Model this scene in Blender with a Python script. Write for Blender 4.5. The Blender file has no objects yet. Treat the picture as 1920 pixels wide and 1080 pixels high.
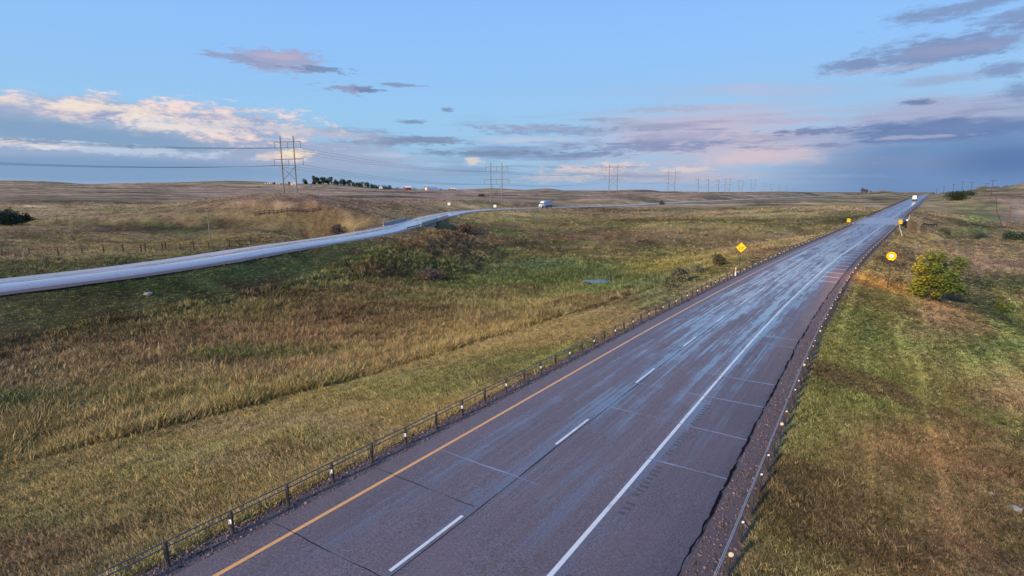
import bpy, bmesh, math, random
import numpy as np
from mathutils import Vector, Matrix
random.seed(7); rng = np.random.default_rng(7)
R = math.radians
scene = bpy.context.scene
COL = scene.collection
# ------------------------------------------------------------------ camera
F = 1000.0; CAMH = 10.0; PITCH = math.atan(183.0/F)
cd = bpy.data.cameras.new('camera'); cam = bpy.data.objects.new('camera', cd); COL.objects.link(cam)
cam.location = (0, 0, CAMH); cam.rotation_euler = (math.pi/2-PITCH, 0, 0)
cd.sensor_width = 36.0; cd.lens = 36.0*F/1920.0; cd.clip_start = 0.2; cd.clip_end = 60000
scene.camera = cam
scene.view_settings.view_transform = 'Standard'; scene.view_settings.look = 'None'
scene.view_settings.gamma = 1.0; scene.view_settings.exposure = 0.0
try: scene.view_settings.use_curve_mapping = False
except Exception: pass
SUN_AZ = -138.0; SUN_EL = 21.0       # bearing from the camera's forward (+Y), clockwise positive; low sun behind-left
sd = bpy.data.lights.new('sun', 'SUN'); sun = bpy.data.objects.new('sun', sd); COL.objects.link(sun)
sd.energy = 4.9; sd.color = (1.0, 0.78, 0.56); sd.angle = R(2.5)
sv = Vector((math.sin(R(SUN_AZ))*math.cos(R(SUN_EL)), math.cos(R(SUN_AZ))*math.cos(R(SUN_EL)), math.sin(R(SUN_EL))))
sun.rotation_euler = (-sv).to_track_quat('-Z', 'Y').to_euler(); sun.location = (-40, -30, 60)
SKY_LIGHT = 1.0

cp, sp = math.cos(PITCH), math.sin(PITCH)
def ray(u, v):                      # world direction with forward component 1
    a = (v-540.0)/F
    fy = cp - a*sp; fz = -(sp + a*cp); fx = (u-960.0)/F
    return fx/fy, 1.0, fz/fy
def px(u, v, Y):                    # the point at forward distance Y on that sight line
    x, _, z = ray(u, v); return (x*Y, Y, CAMH+z*Y)
def dropof(v): return -ray(960, v)[2]

# ------------------------------------------------------------------ node expression helper
class E:
    def __init__(s, t, sock): s.t, s.s = t, sock
    def _m(s, op, *a, clamp=False):
        n = s.t.nodes.new('ShaderNodeMath'); n.operation = op; n.use_clamp = clamp
        for i, q in enumerate((s,)+a):
            if isinstance(q, E): s.t.links.new(q.s, n.inputs[i])
            else: n.inputs[i].default_value = q
        return E(s.t, n.outputs[0])
    def __add__(s, o): return s._m('ADD', o)
    __radd__ = __add__
    def __sub__(s, o): return s._m('SUBTRACT', o)
    def __rsub__(s, o): return (s*-1.0)+o
    def __mul__(s, o): return s._m('MULTIPLY', o)
    __rmul__ = __mul__
    def __truediv__(s, o): return s._m('DIVIDE', o)
    def mn(s, o): return s._m('MINIMUM', o)
    def mx(s, o): return s._m('MAXIMUM', o)
    def clamp(s): return s._m('ADD', 0.0, clamp=True)
    def f(s, op, *a): return s._m(op, *a)
    def step(s, a, b):              # smoothstep a..b -> 0..1
        n = s.t.nodes.new('ShaderNodeMapRange'); n.interpolation_type = 'SMOOTHSTEP'
        s.t.links.new(s.s, n.inputs[0]); n.inputs[1].default_value = a; n.inputs[2].default_value = b
        return E(s.t, n.outputs[0])
def comb(t, x, y, z=0.0):
    n = t.nodes.new('ShaderNodeCombineXYZ')
    for i, q in enumerate((x, y, z)):
        if isinstance(q, E): t.links.new(q.s, n.inputs[i])
        else: n.inputs[i].default_value = q
    return n.outputs[0]
def noise(t, vec, scale, detail=4, rough=0.55, dist=0.0, lac=2.0):
    n = t.nodes.new('ShaderNodeTexNoise')
    if vec is not None: t.links.new(vec, n.inputs['Vector'])
    n.inputs['Scale'].default_value = scale; n.inputs['Detail'].default_value = detail
    n.inputs['Roughness'].default_value = rough; n.inputs['Distortion'].default_value = dist
    n.inputs['Lacunarity'].default_value = lac
    return E(t, n.outputs[0])
def mixc(t, fac, a, b, mode='MIX'):
    n = t.nodes.new('ShaderNodeMix'); n.data_type = 'RGBA'; n.blend_type = mode
    if isinstance(fac, E): t.links.new(fac.s, n.inputs[0])
    else: n.inputs[0].default_value = fac
    for k, q in ((6, a), (7, b)):
        if isinstance(q, (tuple, list)): n.inputs[k].default_value = (*q[:3], 1)
        else: t.links.new(q, n.inputs[k])
    return n.outputs[2]
def srgb(r, g, b):
    return tuple(((c/255.0)/12.92 if c/255.0 < 0.04045 else ((c/255.0+0.055)/1.055)**2.4) for c in (r, g, b))

# ------------------------------------------------------------------ sky
world = bpy.data.worlds.new('World'); scene.world = world; world.use_nodes = True
t = world.node_tree; t.nodes.clear()
geo = t.nodes.new('ShaderNodeTexCoord'); sep = t.nodes.new('ShaderNodeSeparateXYZ'); t.links.new(geo.outputs['Generated'], sep.inputs[0])
dx, dy, dz = (E(t, sep.outputs[i]) for i in range(3))
az = dx.f('ARCTAN2', dy)*57.29578
el = dz.f('ARCSINE')*57.29578
skyt = t.nodes.new('ShaderNodeTexSky'); skyt.sky_type = 'NISHITA'; skyt.sun_disc = False
skyt.sun_elevation = R(SUN_EL); skyt.sun_rotation = R(SUN_AZ); skyt.air_density = 1.0; skyt.dust_density = 0.6; skyt.ozone_density = 2.0
nish = t.nodes.new('ShaderNodeVectorMath'); nish.operation = 'SCALE'; t.links.new(skyt.outputs[0], nish.inputs[0]); nish.inputs['Scale'].default_value = 0.1
ramp = t.nodes.new('ShaderNodeValToRGB'); cr = ramp.color_ramp
t.links.new((el/90.0).s, ramp.inputs[0])
cr.elements[0].position = 0.0; cr.elements[0].color = (*srgb(140, 176, 216), 1)
cr.elements[1].position = 1.0; cr.elements[1].color = (*srgb(104, 150, 226), 1)
for p_, c_ in ((0.03, (154, 194, 228)), (0.08, (154, 202, 242)), (0.14, (148, 198, 253)), (0.2, (144, 193, 255)), (0.45, (124, 172, 242))):
    e = cr.elements.new(p_); e.color = (*srgb(*c_), 1)
col = mixc(t, 0.92, nish.outputs[0], ramp.outputs[0])
def sky_ae(u, v):                   # a sight line's bearing and elevation in degrees
    x, y, z = ray(u, v); return math.degrees(math.atan2(x, y)), math.degrees(math.atan2(z, math.hypot(x, y)))
nA = noise(t, comb(t, az*0.10, el*0.42, 3.1), 1.0, 7, 0.62)-0.5           # broad streaky breakup
nB = noise(t, comb(t, az*0.34, el*1.15, 7.7), 1.0, 7, 0.62)-0.5           # billows
nC = noise(t, comb(t, az*0.055, el*0.9, 1.3), 1.0, 6, 0.6)-0.5            # long horizontal bands
nD = noise(t, comb(t, az*0.9, el*2.2, 5.5), 1.0, 7, 0.66)-0.5
nE = noise(t, comb(t, az*0.8, el*5.0, 2.2), 1.0, 5, 0.6)-0.5
def vm(op, a, b=None, c=None):
    n = t.nodes.new('ShaderNodeVectorMath'); n.operation = op
    for k, q in enumerate((a, b, c)):
        if q is None: continue
        if isinstance(q, (tuple, list)): n.inputs[k].default_value = q
        else: t.links.new(q, n.inputs[k])
    return n
N1 = comb(t, nA, nB, nC); N2 = comb(t, nD, nE, 0.0); PT = {}
def blob(u, v, wu, wv, soft=0.5, ka=0.0, kb=0.0, kc=0.0, kd=0.0, tilt=0.0, ke=0.0):
    """an elliptical cloud patch (bearing, elevation, size) with its edge broken up by the noises"""
    if tilt not in PT: PT[tilt] = comb(t, az, el-az*tilt if tilt else el)
    a0, e0 = sky_ae(u, v); sx = wu*0.0573*math.cos(R(a0))**2; sy = wv*0.0573*math.cos(R(a0))
    L = E(t, vm('LENGTH', vm('MULTIPLY_ADD', PT[tilt], (1/sx, 1/sy, 0), (-a0/sx, -(e0-a0*tilt)/sy, 0)).outputs[0]).outputs['Value'])
    q = E(t, vm('DOT_PRODUCT', N1, (ka, kb, kc)).outputs['Value'])-L if (ka or kb or kc) else L*-1.0
    if kd or ke: q = q+E(t, vm('DOT_PRODUCT', N2, (kd, ke, 0)).outputs['Value'])
    return q.step(-1.0, soft-1.0)
def lay(mask, color, op=1.0):
    global col
    if isinstance(color, tuple): g_ = sum(color)/3; color = tuple(q+(g_-q)*0.16+d for q, d in zip(color, (-2, 5, 2)))
    col = mixc(t, (mask*op) if op != 1.0 else mask, col, srgb(*color) if isinstance(color, tuple) else color)
# thin veil over the lower sky, thicker towards the right and left
veil = (1.0-el.step(2.0, 13.5))*(az+el*0.0+nA*14.0).step(-8.0, 22.0)
lay(veil*(nC*2.4+0.62).clamp(), (166, 170, 206), 0.8)
rain = (az+nA*8.0).step(22.0, 35.0)*(1.0-az.step(95.0, 150.0))*(1.0-(el+nA*2.4-(az-20.0).mn(40.0)*0.06).step(2.2, 5.2))
lay(rain, (98, 130, 190), 0.85)
lay(1.0-el.step(-2.0, -0.3), (96, 90, 84))
plain = col
warm = blob(1330, 260, 330, 95, 0.9, ka=0.9, kc=1.4)
lay(warm, (204, 178, 204), 0.8)
lay(blob(1250, 330, 260, 18, 0.7, kc=1.6, kb=.6), (196, 178, 200), 0.6)
lay(blob(1760, 215, 320, 50, 0.9, ka=1.6, kc=1.2), (170, 166, 206), 0.85)
lay(blob(1420, 295, 160, 26, 0.8, kc=1.2, kb=1.2), (222, 190, 200), 0.7)
# horizontal streaks, centre
st = (nC*3.0+nA*1.6+0.05).step(0.0, 0.5)*(1.0-el.step(5.6, 8.0))*el.step(0.6, 2.0)*(az).step(-16.0, 0.0)
lay(st, (122, 138, 188), 0.7)
for (u, v, wu, wv, c, o) in ((1040, 245, 170, 9, (140, 148, 192), .8), (1200, 275, 220, 13, (128, 140, 190), .85), (1110, 290, 110, 7, (118, 130, 180), .7),
        (760, 262, 170, 9, (120, 132, 172), .9), (900, 288, 190, 6, (118, 136, 176), .85), (700, 290, 90, 6, (205, 200, 225), .7),
        (1000, 238, 120, 6, (150, 158, 200), .8), (1120, 224, 60, 4, (150, 158, 200), .7), (640, 246, 130, 7, (140, 150, 190), .7), (690, 268, 120, 6, (128, 142, 186), .8), (980, 262, 130, 6, (196, 194, 220), .7), (1290, 255, 140, 7, (168, 164, 204), .8), (1550, 246, 160, 7, (112, 124, 180), .85), (1550, 272, 60, 6, (126, 132, 180), .8), (1720, 192, 40, 5, (96, 112, 170), .8), (770, 228, 34, 4, (118, 134, 178), .8),
        (838, 206, 14, 4, (118, 134, 178), .8), (1240, 205, 150, 6, (160, 168, 208), .5), (1500, 225, 120, 6, (182, 172, 210), .7)):
    lay(blob(u, v, wu, wv*1.3, 0.8, ka=1.0, kb=1.2, kd=1.2, ke=1.8), c, o)
# heavy blue rain cloud low on the right, it goes on round to the right of the frame
lay(blob(1780, 246, 270, 27, 0.6, ka=1.2, kb=1.2), (100, 122, 182), 0.85)
lay(blob(1700, 258, 120, 4, 0.8, ka=1.0, kd=1.6, ke=2.5), (186, 178, 212), 0.55)
lay(blob(1540, 330, 200, 6, 1.0, kc=1.4, kb=1.2, ke=1.6), (150, 168, 212), 0.5)
lay(blob(1900, 300, 200, 50, 0.9, ka=.6), (80, 110, 176), 0.7)
# upper right grey-blue clouds
for (u, v, wu, wv, tl) in ((1740, 98, 230, 24, 0.05), (1840, 82, 210, 22, 0.06), (1590, 122, 80, 11, 0.02), (1890, 132, 80, 15, 0.1), (1810, 12, 170, 15, 0.06), (1910, 170, 60, 22, 0.0), (1900, 30, 90, 16, 0.0)):
    lay(blob(u, v, wu, wv*1.22, 0.75, ka=1.3, kb=1.4, kd=1.3, ke=.8, tilt=tl), (124, 142, 194), 0.85)
lay(blob(1800, 90, 190, 13, 0.9, ka=1.2, kb=1.4), (152, 152, 198), 0.7)
lay(blob(1660, 130, 130, 5, 0.6, kb=1.2), (178, 172, 206), 0.6)
lay(blob(1760, 150, 110, 12, 0.7, ka=1.8, kb=1.0), (150, 158, 200), 0.55)
# left bank
lay(blob(150, 300, 760, 112, 0.45, ka=0.7, kb=0.5, kc=.4, tilt=-0.045), (150, 166, 206), 0.95)
lay(blob(560, 300, 330, 60, 0.6, ka=1.1, kb=0.6, kc=1.0, tilt=-0.05), (158, 166, 204), 0.85)
bil = (nB*3.2+nD*2.4+0.55).clamp()
bilc = mixc(t, bil, srgb(146, 160, 198), srgb(244, 222, 216))
lay(blob(190, 212, 250, 36, 0.6, kb=1.5, ka=.5, kd=1.4, tilt=-0.03), bilc, 0.92)
lay(blob(440, 234, 230, 42, 0.6, kb=1.7, ka=.3, kd=1.6, tilt=-0.05), bilc, 0.92)
lay(blob(190, 204, 150, 17, 0.9, kb=2.0, kd=1.6), (244, 222, 206), 0.65)
lay(blob(300, 232, 150, 16, 0.8, kb=2.2, kd=2.6), (240, 224, 222), 0.7)
lay(blob(500, 240, 120, 14, 0.8, kb=2.2, kd=2.6), (232, 216, 220), 0.7)
lay(blob(20, 220, 90, 34, 0.7, kb=1.0), (150, 164, 206), 0.8)
lay(blob(370, 238, 110, 16, 0.9, kb=1.8, kd=1.2), (232, 214, 216), 0.7)
lay(blob(160, 255, 330, 32, 0.6, kb=0.9, ka=.8, tilt=-0.06), (126, 156, 200), 0.85)
lay(blob(570, 248, 230, 14, 0.9, kc=1.8, kb=1.0, tilt=-0.05), (184, 180, 208), 0.65)
line = blob(200, 279, 370, 12, 0.8, kb=1.5, kd=2.2, ke=.6, tilt=-0.045)
lay(line, (198, 206, 234), 0.7)
lay(blob(40, 268, 130, 11, 0.8, kb=1.6, kd=2.4, tilt=-0.045), (236, 216, 222), 0.8)
lay(blob(200, 318, 640, 30, 0.6, kc=.8), (120, 152, 200), 0.85)
lay(blob(540, 292, 66, 16, 0.8, kb=1.4, kd=2.0, ke=.8), (236, 206, 200), 0.8)
lay(blob(548, 288, 36, 11, 0.7, kb=1.2, kd=2.0, ke=.8), (255, 226, 192), 0.85)
lay(blob(890, 302, 24, 9, 0.7, kb=1.2, kd=2.2, ke=1.6), (232, 206, 200), 0.8)
for (u, v, wu, wv) in ((1100, 318, 90, 8), (1160, 308, 60, 6), (1050, 334, 110, 8), (1290, 318, 60, 7)):
    lay(blob(u, v, wu, wv*1.3, 0.9, kb=1.8, kd=2.2, ke=1.6), (234, 202, 200), 0.75)
lay(blob(800, 335, 520, 22, 0.8, kc=1.0), (134, 164, 206), 0.6)
# lone clouds
lay(blob(528, 116, 100, 25, 0.5, kb=1.2, kd=1.6, ka=.4, ke=.8), (160, 160, 204), 0.92)
lay(blob(455, 112, 76, 9, 0.6, kb=1.0, kd=1.4, ke=2.0, tilt=-0.1), (146, 152, 198), 0.85)
lay(blob(600, 130, 66, 7, 0.6, kb=1.0, kd=1.4, ke=2.2), (120, 136, 184), 0.9)
lay(blob(525, 106, 60, 9, 0.9, kb=1.4, kd=.8), (188, 170, 200), 0.8)
lay(blob(650, 166, 60, 9, 0.6, kb=1.2, kd=1.8, ke=2.4), (148, 148, 190), 0.9)
lay(blob(695, 169, 38, 6, 0.6, kb=1.0, kd=1.4, ke=2.4), (108, 126, 178), 0.85)
lay(blob(750, 160, 48, 5, 0.6, kb=1.0, kd=1.2, ke=2.4), (132, 144, 188), 0.85)
# the clouded sector of sky ahead, the plain sky elsewhere (clouds have faded out before the border)
lay(1.0-el.step(-2.0, -0.3), (96, 90, 84))
ahead = az.f('GREATER_THAN', -88.0)*az.f('LESS_THAN', 88.0)*el.f('GREATER_THAN', -2.0)*el.f('LESS_THAN', 27.0)
bgs = []
for c_ in (plain, col):
    bg = t.nodes.new('ShaderNodeBackground'); t.links.new(c_, bg.inputs[0]); bg.inputs[1].default_value = SKY_LIGHT; bgs.append(bg)
mx_ = t.nodes.new('ShaderNodeMixShader'); t.links.new(ahead.s, mx_.inputs[0]); t.links.new(bgs[0].outputs[0], mx_.inputs[1]); t.links.new(bgs[1].outputs[0], mx_.inputs[2])
wo = t.nodes.new('ShaderNodeOutputWorld'); t.links.new(mx_.outputs[0], wo.inputs[0])

# ------------------------------------------------------------------ numpy noise
def _hash(ix, iy, seed):
    h = (ix.astype(np.int64)*374761393 + iy.astype(np.int64)*668265263 + seed*1442695041) & 0xffffffff
    h = ((h ^ (h >> 13))*1274126177) & 0xffffffff
    return ((h ^ (h >> 16)) & 0xffff)/65535.0*2-1
def vnoise(x, y, seed=0):
    ix = np.floor(x); iy = np.floor(y); fx = x-ix; fy = y-iy
    fx = fx*fx*(3-2*fx); fy = fy*fy*(3-2*fy)
    a = _hash(ix, iy, seed); b = _hash(ix+1, iy, seed); c = _hash(ix, iy+1, seed); d = _hash(ix+1, iy+1, seed)
    return (a*(1-fx)+b*fx)*(1-fy)+(c*(1-fx)+d*fx)*fy
def fbm(x, y, oct=4, seed=0, g=0.5):
    s = 0; a = 1.0; n = 0
    for i in range(oct):
        s = s+a*vnoise(x*2**i+17.3*i, y*2**i-9.1*i, seed+i); n += a; a *= g
    return s/n
def sstep(a, b, x):
    t_ = np.clip((x-a)/(b-a), 0, 1); return t_*t_*(3-2*t_)

# ------------------------------------------------------------------ the two carriageways in plan and profile
def smooth_interp(xs, ys):
    xs = np.array(xs, float); ys = np.array(ys, float)
    h = np.diff(xs); d = np.diff(ys)/h
    m = np.zeros_like(xs); m[0] = d[0]; m[-1] = d[-1]
    for i in range(1, len(xs)-1):
        if d[i-1]*d[i] > 0: m[i] = (h[i]*d[i-1]+h[i-1]*d[i])/(h[i]+h[i-1])
        else: m[i] = 0.5*(d[i-1]+d[i])*0.5
    def f(x):
        x = np.asarray(x, float); k = np.clip(np.searchsorted(xs, x)-1, 0, len(xs)-2)
        t_ = (x-xs[k])/h[k]; tc = np.clip(t_, 0, 1)
        y = (2*tc**3-3*tc**2+1)*ys[k]+(tc**3-2*tc**2+tc)*h[k]*m[k]+(-2*tc**3+3*tc**2)*ys[k+1]+(tc**3-tc**2)*h[k]*m[k+1]
        return y+np.where(t_ < 0, (t_)*h[k]*m[k], 0)+np.where(t_ > 1, (t_-1)*h[k]*m[k+1], 0)
    return f
mainD = smooth_interp([-60, 0, 12, 42, 87, 125, 168, 199, 250, 315, 390, 472, 600, 710, 1000, 1500, 3000], [8.3, 9.65, 9.92, 10.63, 11.2, 11.2, 11.0, 10.5, 9.6, 8.9, 8.25, 7.8, 7.9, 8.2, 7.9, 11.0, 24])
mainX = smooth_interp([-60, 0, 13, 42, 87, 125, 168, 199, 315, 472, 710, 1000, 1500, 3000], [-52, -11.7, -2.95, 16.35, 48.6, 78.0, 111.5, 136, 228, 351, 536, 763, 1150, 2330])
leftD = smooth_interp([-20, 30, 58, 90, 137, 170, 232, 285, 345, 480, 660, 1000, 3000], [9.6, 9.9, 10, 10.1, 10.3, 10.3, 10.3, 10.4, 10.3, 9.8, 9.5, 10, 26])
_uv = [(0, 534), (200, 510.5), (400, 482.5), (480, 469.5), (658, 443), (750, 424.5), (824, 404.5), (895, 394.5), (960, 391), (1130, 386.5), (1240, 381), (1350, 376), (1440, 371.8)]
lx, ly = [], []
for (u, v) in _uv:
    Y = 100.0
    for _ in range(60): Y = 0.5*Y+0.5*float(leftD(Y))/dropof(v)
    lx.append(ray(u, v)[0]*Y); ly.append(Y)
lx = [lx[0]-(ly[0]+20)*0.30]+lx+[lx[-1]+0.80*300, lx[-1]+0.80*2300]; ly = [-20]+ly+[ly[-1]+300, ly[-1]+2300]
leftX = smooth_interp(ly, lx)
def frame(fx, fd, Y):
    Y = np.asarray(Y, float); X = fx(Y); e = 0.5
    tx = (fx(Y+e)-fx(Y-e)); ty = 2*e; n = np.hypot(tx, ty); tx, ty = tx/n, ty/n
    return X, Y, CAMH-fd(Y), tx, ty        # right-hand normal = (ty,-tx)
def rpt(fx, fd, Y, off, up=0.0):
    X, Yc, Z, tx, ty = frame(fx, fd, Y); return float(X+ty*off), float(Yc-tx*off), float(Z+up)
def latd(fx, x, y):                 # signed lateral offset from a carriageway (right positive) and its station
    s = y
    for _ in range(3):
        tx = (fx(s+0.5)-fx(s-0.5)); off = (x-fx(s))/np.sqrt(1+tx*tx)
        s = y+off*tx/np.sqrt(1+tx*tx)
    tx = (fx(s+0.5)-fx(s-0.5)); return (x-fx(s))/np.sqrt(1+tx*tx)+(y-s)*(-tx)/np.sqrt(1+tx*tx)*1.0, s
MB0, MB1 = 176.0, 205.0             # highway bridge, stations
LB0, LB1 = None, None

# ------------------------------------------------------------------ terrain height
ctl = []
def cw(X, Y, D): ctl.append((X, Y, CAMH-D))
def cv(u, v, Y): p = px(u, v, Y); ctl.append(p)
for a in [(-25, 24, 13.2), (-10, 37, 13.2), (-17, 15, 11.9), (-35, 40, 14.4), (-20, 55, 14.6), (0, 65, 14.9), (-30, 10, 12.6), (-60, 20, 12.8), (-8, 90, 16.6), (20, 95, 17.3), (18, 110, 17.6), (0, 120, 17.6),
          (-15, 140, 17.6), (40, 120, 17.2), (70, 150, 17.0), (20, 160, 17.6), (60, 175, 17.0), (0, 180, 16.8), (-20, 165, 17.6), (100, 190, 17.0),
          (-90, 90, 11.4), (-70, 110, 11.6), (-60, 139, 12.4), (-100, 180, 12.6), (-60, 182, 13.2), (-130, 140, 11.2), (-150, 60, 10.6), (-75, 60, 11.8),
          (10, 10, 10.6), (16, 15, 12.0), (18, 22, 13.2), (35, 22, 15.0), (47, 46, 16.6), (30, 35, 13.4), (57, 72, 14.9), (64, 69, 16.8), (83, 86, 17.4), (110, 110, 17.0), (134, 140, 16.6), (95, 120, 16.2), (60, 30, 15.8), (80, 50, 17.0), (20, -5, 11), (40, 5, 14),
          (162, 215, 15.0), (150, 200, 15.6), (186, 200, 16.2), (120, 160, 15.6), (-5, 210, 14.6), (-10, 20, 11.2), (125, 185, 16.6), (-30, -20, 11), (-80, -10, 11.5), (90, 0, 16), (200, 120, 16), (260, 60, 14), (-200, 20, 9)]: cw(*a)
for a in [(1000, 412, 245), (1100, 394, 320), (1300, 380, 415), (1400, 386, 350), (1200, 401, 285), (1500, 375, 480), (1550, 386, 375), (1600, 370, 600), (1550, 362, 850), (1200, 430, 203), (1400, 430, 196), (1350, 405, 270), (1050, 400, 285),
          (0, 375, 300), (200, 377, 300), (350, 380, 300), (460, 372, 300), (0, 388, 230), (200, 394, 230), (0, 352, 650), (300, 357, 650), (100, 362, 480), (350, 366, 480), (545, 365, 250), (620, 374, 240), (680, 384, 230), (560, 392, 195), (480, 398, 190), (650, 398, 190), (760, 392, 220), (800, 376, 350), (930, 378, 329), (1000, 376, 420), (1150, 364, 480), (1258, 361, 610), (900, 366, 600), (780, 359, 800), (650, 362, 550), (850, 385, 270), (300, 410, 190), (60, 408, 200), (1080, 374, 470), (1200, 370, 540),
          (-400, 338, 1200), (0, 340, 1200), (100, 342, 1200), (170, 346, 1200), (250, 348, 1200), (350, 343, 1150), (450, 341, 1150), (530, 344, 1100), (620, 346, 1100), (700, 352, 1100), (780, 356, 1100), (850, 358, 1100), (905, 361, 1100),
          (950, 355, 760), (985, 352, 760), (1030, 356, 760), (1085, 361, 760), (1130, 359, 900), (1165, 356.5, 900), (1210, 359, 900), (1260, 361.5, 900), (1340, 361.5, 1000), (1400, 361, 1000), (1500, 361.5, 1000), (1600, 360.5, 800), (1680, 363.5, 900),
          (1886, 440, 200), (1857, 372, 350), (1900, 400, 290), (1840, 400, 285), (1846, 380, 330), (1760, 400, 262), (1700, 400, 240), (1760, 378, 420), (1800, 372, 480), (1790, 362, 800), (1850, 357.5, 800), (1920, 356, 800), (2100, 352, 800), (1850, 420, 240), (1920, 372, 400), (2200, 380, 400), (1740, 366, 900)]: cv(*a)
for azd in range(-80, 85, 16):
    for Rr, D in ((2500, 9 if azd > -10 else 4), (5000, 20), (10000, 34), (22000, 60)):
        a = R(azd); ctl.append((Rr*math.sin(a), Rr*math.cos(a), CAMH-D))
ctl = np.array(ctl)
def lp(x, y):
    r = np.hypot(x, y+6); return np.arctan2(x, y+6)*2.2, np.log(np.maximum(r, 3.0))*1.6
cA, cB = lp(ctl[:, 0], ctl[:, 1]); n = len(ctl)
K = np.sqrt((cA[:, None]-cA[None])**2+(cB[:, None]-cB[None])**2+0.01)
A = np.zeros((n+3, n+3)); A[:n, :n] = K+np.eye(n)*0.01; A[:n, n] = 1; A[:n, n+1] = cA; A[:n, n+2] = cB; A[n:, :n] = A[:n, n:].T
W = np.linalg.solve(A, np.concatenate([ctl[:, 2], [0, 0, 0]]))
def seg_dist(x, y, pts):
    best = np.full(x.shape, 1e9)
    for (a, b) in zip(pts[:-1], pts[1:]):
        vx, vy = b[0]-a[0], b[1]-a[1]; L = vx*vx+vy*vy
        t_ = np.clip(((x-a[0])*vx+(y-a[1])*vy)/L, 0, 1)
        best = np.minimum(best, np.hypot(x-a[0]-t_*vx, y-a[1]-t_*vy))
    return best
LBs = 158.0; LBe = 186.0            # far carriageway bridge stations
_l = [rpt(leftX, leftD, q, 0)[:2] for q in (168, 175, 182)]
_m = [rpt(mainX, mainD, 190, 0)[:2]]
creek = [(-260, 195), (-150, 178), (-100, 186), (-70, 178), _l[1], (_l[1][0]+22, 166), (10, 176), (35, 168), (62, 178), (90, 182), _m[0], (150, 178), (168, 205), (190, 185), (178, 150), (150, 128), (120, 112), (92, 98), (72, 84), (60, 66), (62, 50), (78, 38), (110, 30)]
pond = (18.5, 94.5)
def height(x, y, fine=True):
    x = np.asarray(x, float); y = np.asarray(y, float); shp = x.shape; x = x.ravel(); y = y.ravel()
    a, b = lp(x, y); z = np.zeros_like(x)
    for i in range(n): z += W[i]*np.sqrt((a-cA[i])**2+(b-cB[i])**2+0.01)
    z += W[n]+W[n+1]*a+W[n+2]*b
    r = np.hypot(x, y)
    # rolling prairie
    amp = sstep(150, 500, r)*3.0+sstep(500, 1500, r)*2.0
    amp = amp*(1-0.75*sstep(1000, 1600, r))
    z += amp*fbm(x/190, y/120, 3, 5)+sstep(110, 200, r)*0.7*fbm(x/45, y/32, 3, 11)
    z += 0.22*fbm(x/7.0, y/7.0, 3, 21)
    # creek
    dcr = seg_dist(x, y, creek)
    wob = 1.2*vnoise(x/6, y/6, 3)
    tr = (x > 50)*(y < 120)
    cz = np.where(x < -40, -3.6, -8.3-.4*tr)
    carve = cz+np.maximum(dcr+wob*(1-.5*tr)-1.4, 0)*(0.55+.5*tr)
    z = np.minimum(z, np.where(dcr < 16, carve, 1e9))
    pd = np.hypot((x-pond[0])/9.0, (y-pond[1])/3.2)
    z = np.where(pd < 1.3, np.minimum(z, -7.6+np.clip(pd-0.6, -1, 1)*0.5), z)
    # embankments
    for fx, fd, hl, hr, sl, b0, b1 in ((leftX, leftD, 5.8, 5.8, 0.42, LBs, LBe), (mainX, mainD, 5.5, 7.7, 0.30, MB0, MB1)):
        off, s = latd(fx, x, y)
        o = np.where(off > 0, off-hr, -off-hl)
        rz = CAMH-fd(s)-0.10
        oo = np.maximum(o, 0)
        slo = np.where(off < 0, 0.19, 0.27) if fx is mainX else sl
        slo = slo+(0.25*sstep(130, 170, s)*(1-sstep(205, 260, s)) if fx is mainX else -0.20*sstep(186, 200, s))
        if fx is leftX: br = (off > 0)*sstep(80, 112, s)*(1-sstep(160, 166, s)); slo = np.where(oo > 0.01, slo*(1-br)+br*(0.10*np.minimum(oo, 11)+0.42*np.maximum(oo-11, 0))/np.maximum(oo, .01), slo)
        bank = rz-oo*slo-0.05*np.minimum(oo, 1)
        if fx is leftX:              # hummocks and a rough brow on the long bank below the far road
            bank = bank+(off > 0)*sstep(4, 14, oo)*(1-sstep(34, 48, oo))*(0.9*fbm(x/9, y/8, 3, 301)+0.5*fbm(x/3.5, y/3.5, 2, 302))
            z = np.where((off > 0) & (off < 75) & (s > 190), np.minimum(z, rz-0.35-0.012*oo+.25*fbm(x/8, y/8, 2, 303)), z)
        cut = rz+np.maximum(oo-3.0, 0)*0.22-0.35*sstep(0, 3, oo)
        zz = np.clip(z, bank, np.maximum(cut, bank))
        open_ = sstep(b0-1.0, b0+3.0, s)*(1-sstep(b1-3.0, b1+1.0, s))       # the gap under the bridge
        near = sstep(60, 25, np.abs(off))
        zz2 = np.where(np.abs(off) < 60, zz*(1-open_)+z*open_, z)
        inside = (o <= 0.0)
        z = np.where(inside & (open_ < 0.01), rz-0.12, zz2)
    return z.reshape(shp)
def project(x, y, z):
    d = CAMH-z; Zc = y*cp+d*sp; return 960+F*x/Zc, 540+F*(d*cp-y*sp)/Zc
def ground(u, v, y0=8.0, y1=3000.0):
    Ys = np.exp(np.linspace(math.log(y0), math.log(y1), 700)); x, _, z = ray(u, v)
    g = height(x*Ys, Ys); hit = np.nonzero(CAMH+z*Ys < g)[0]
    k = hit[0] if len(hit) else len(Ys)-1
    lo, hi = Ys[max(k-1, 0)], Ys[k]
    for _ in range(18):
        m = 0.5*(lo+hi)
        if CAMH+z*m < float(height(np.array([x*m]), np.array([m]))[0]): hi = m
        else: lo = m
    return Vector((x*hi, hi, float(height(np.array([x*hi]), np.array([hi]))[0])))
def gz(x, y): return float(height(np.array([x]), np.array([y]))[0])

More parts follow.
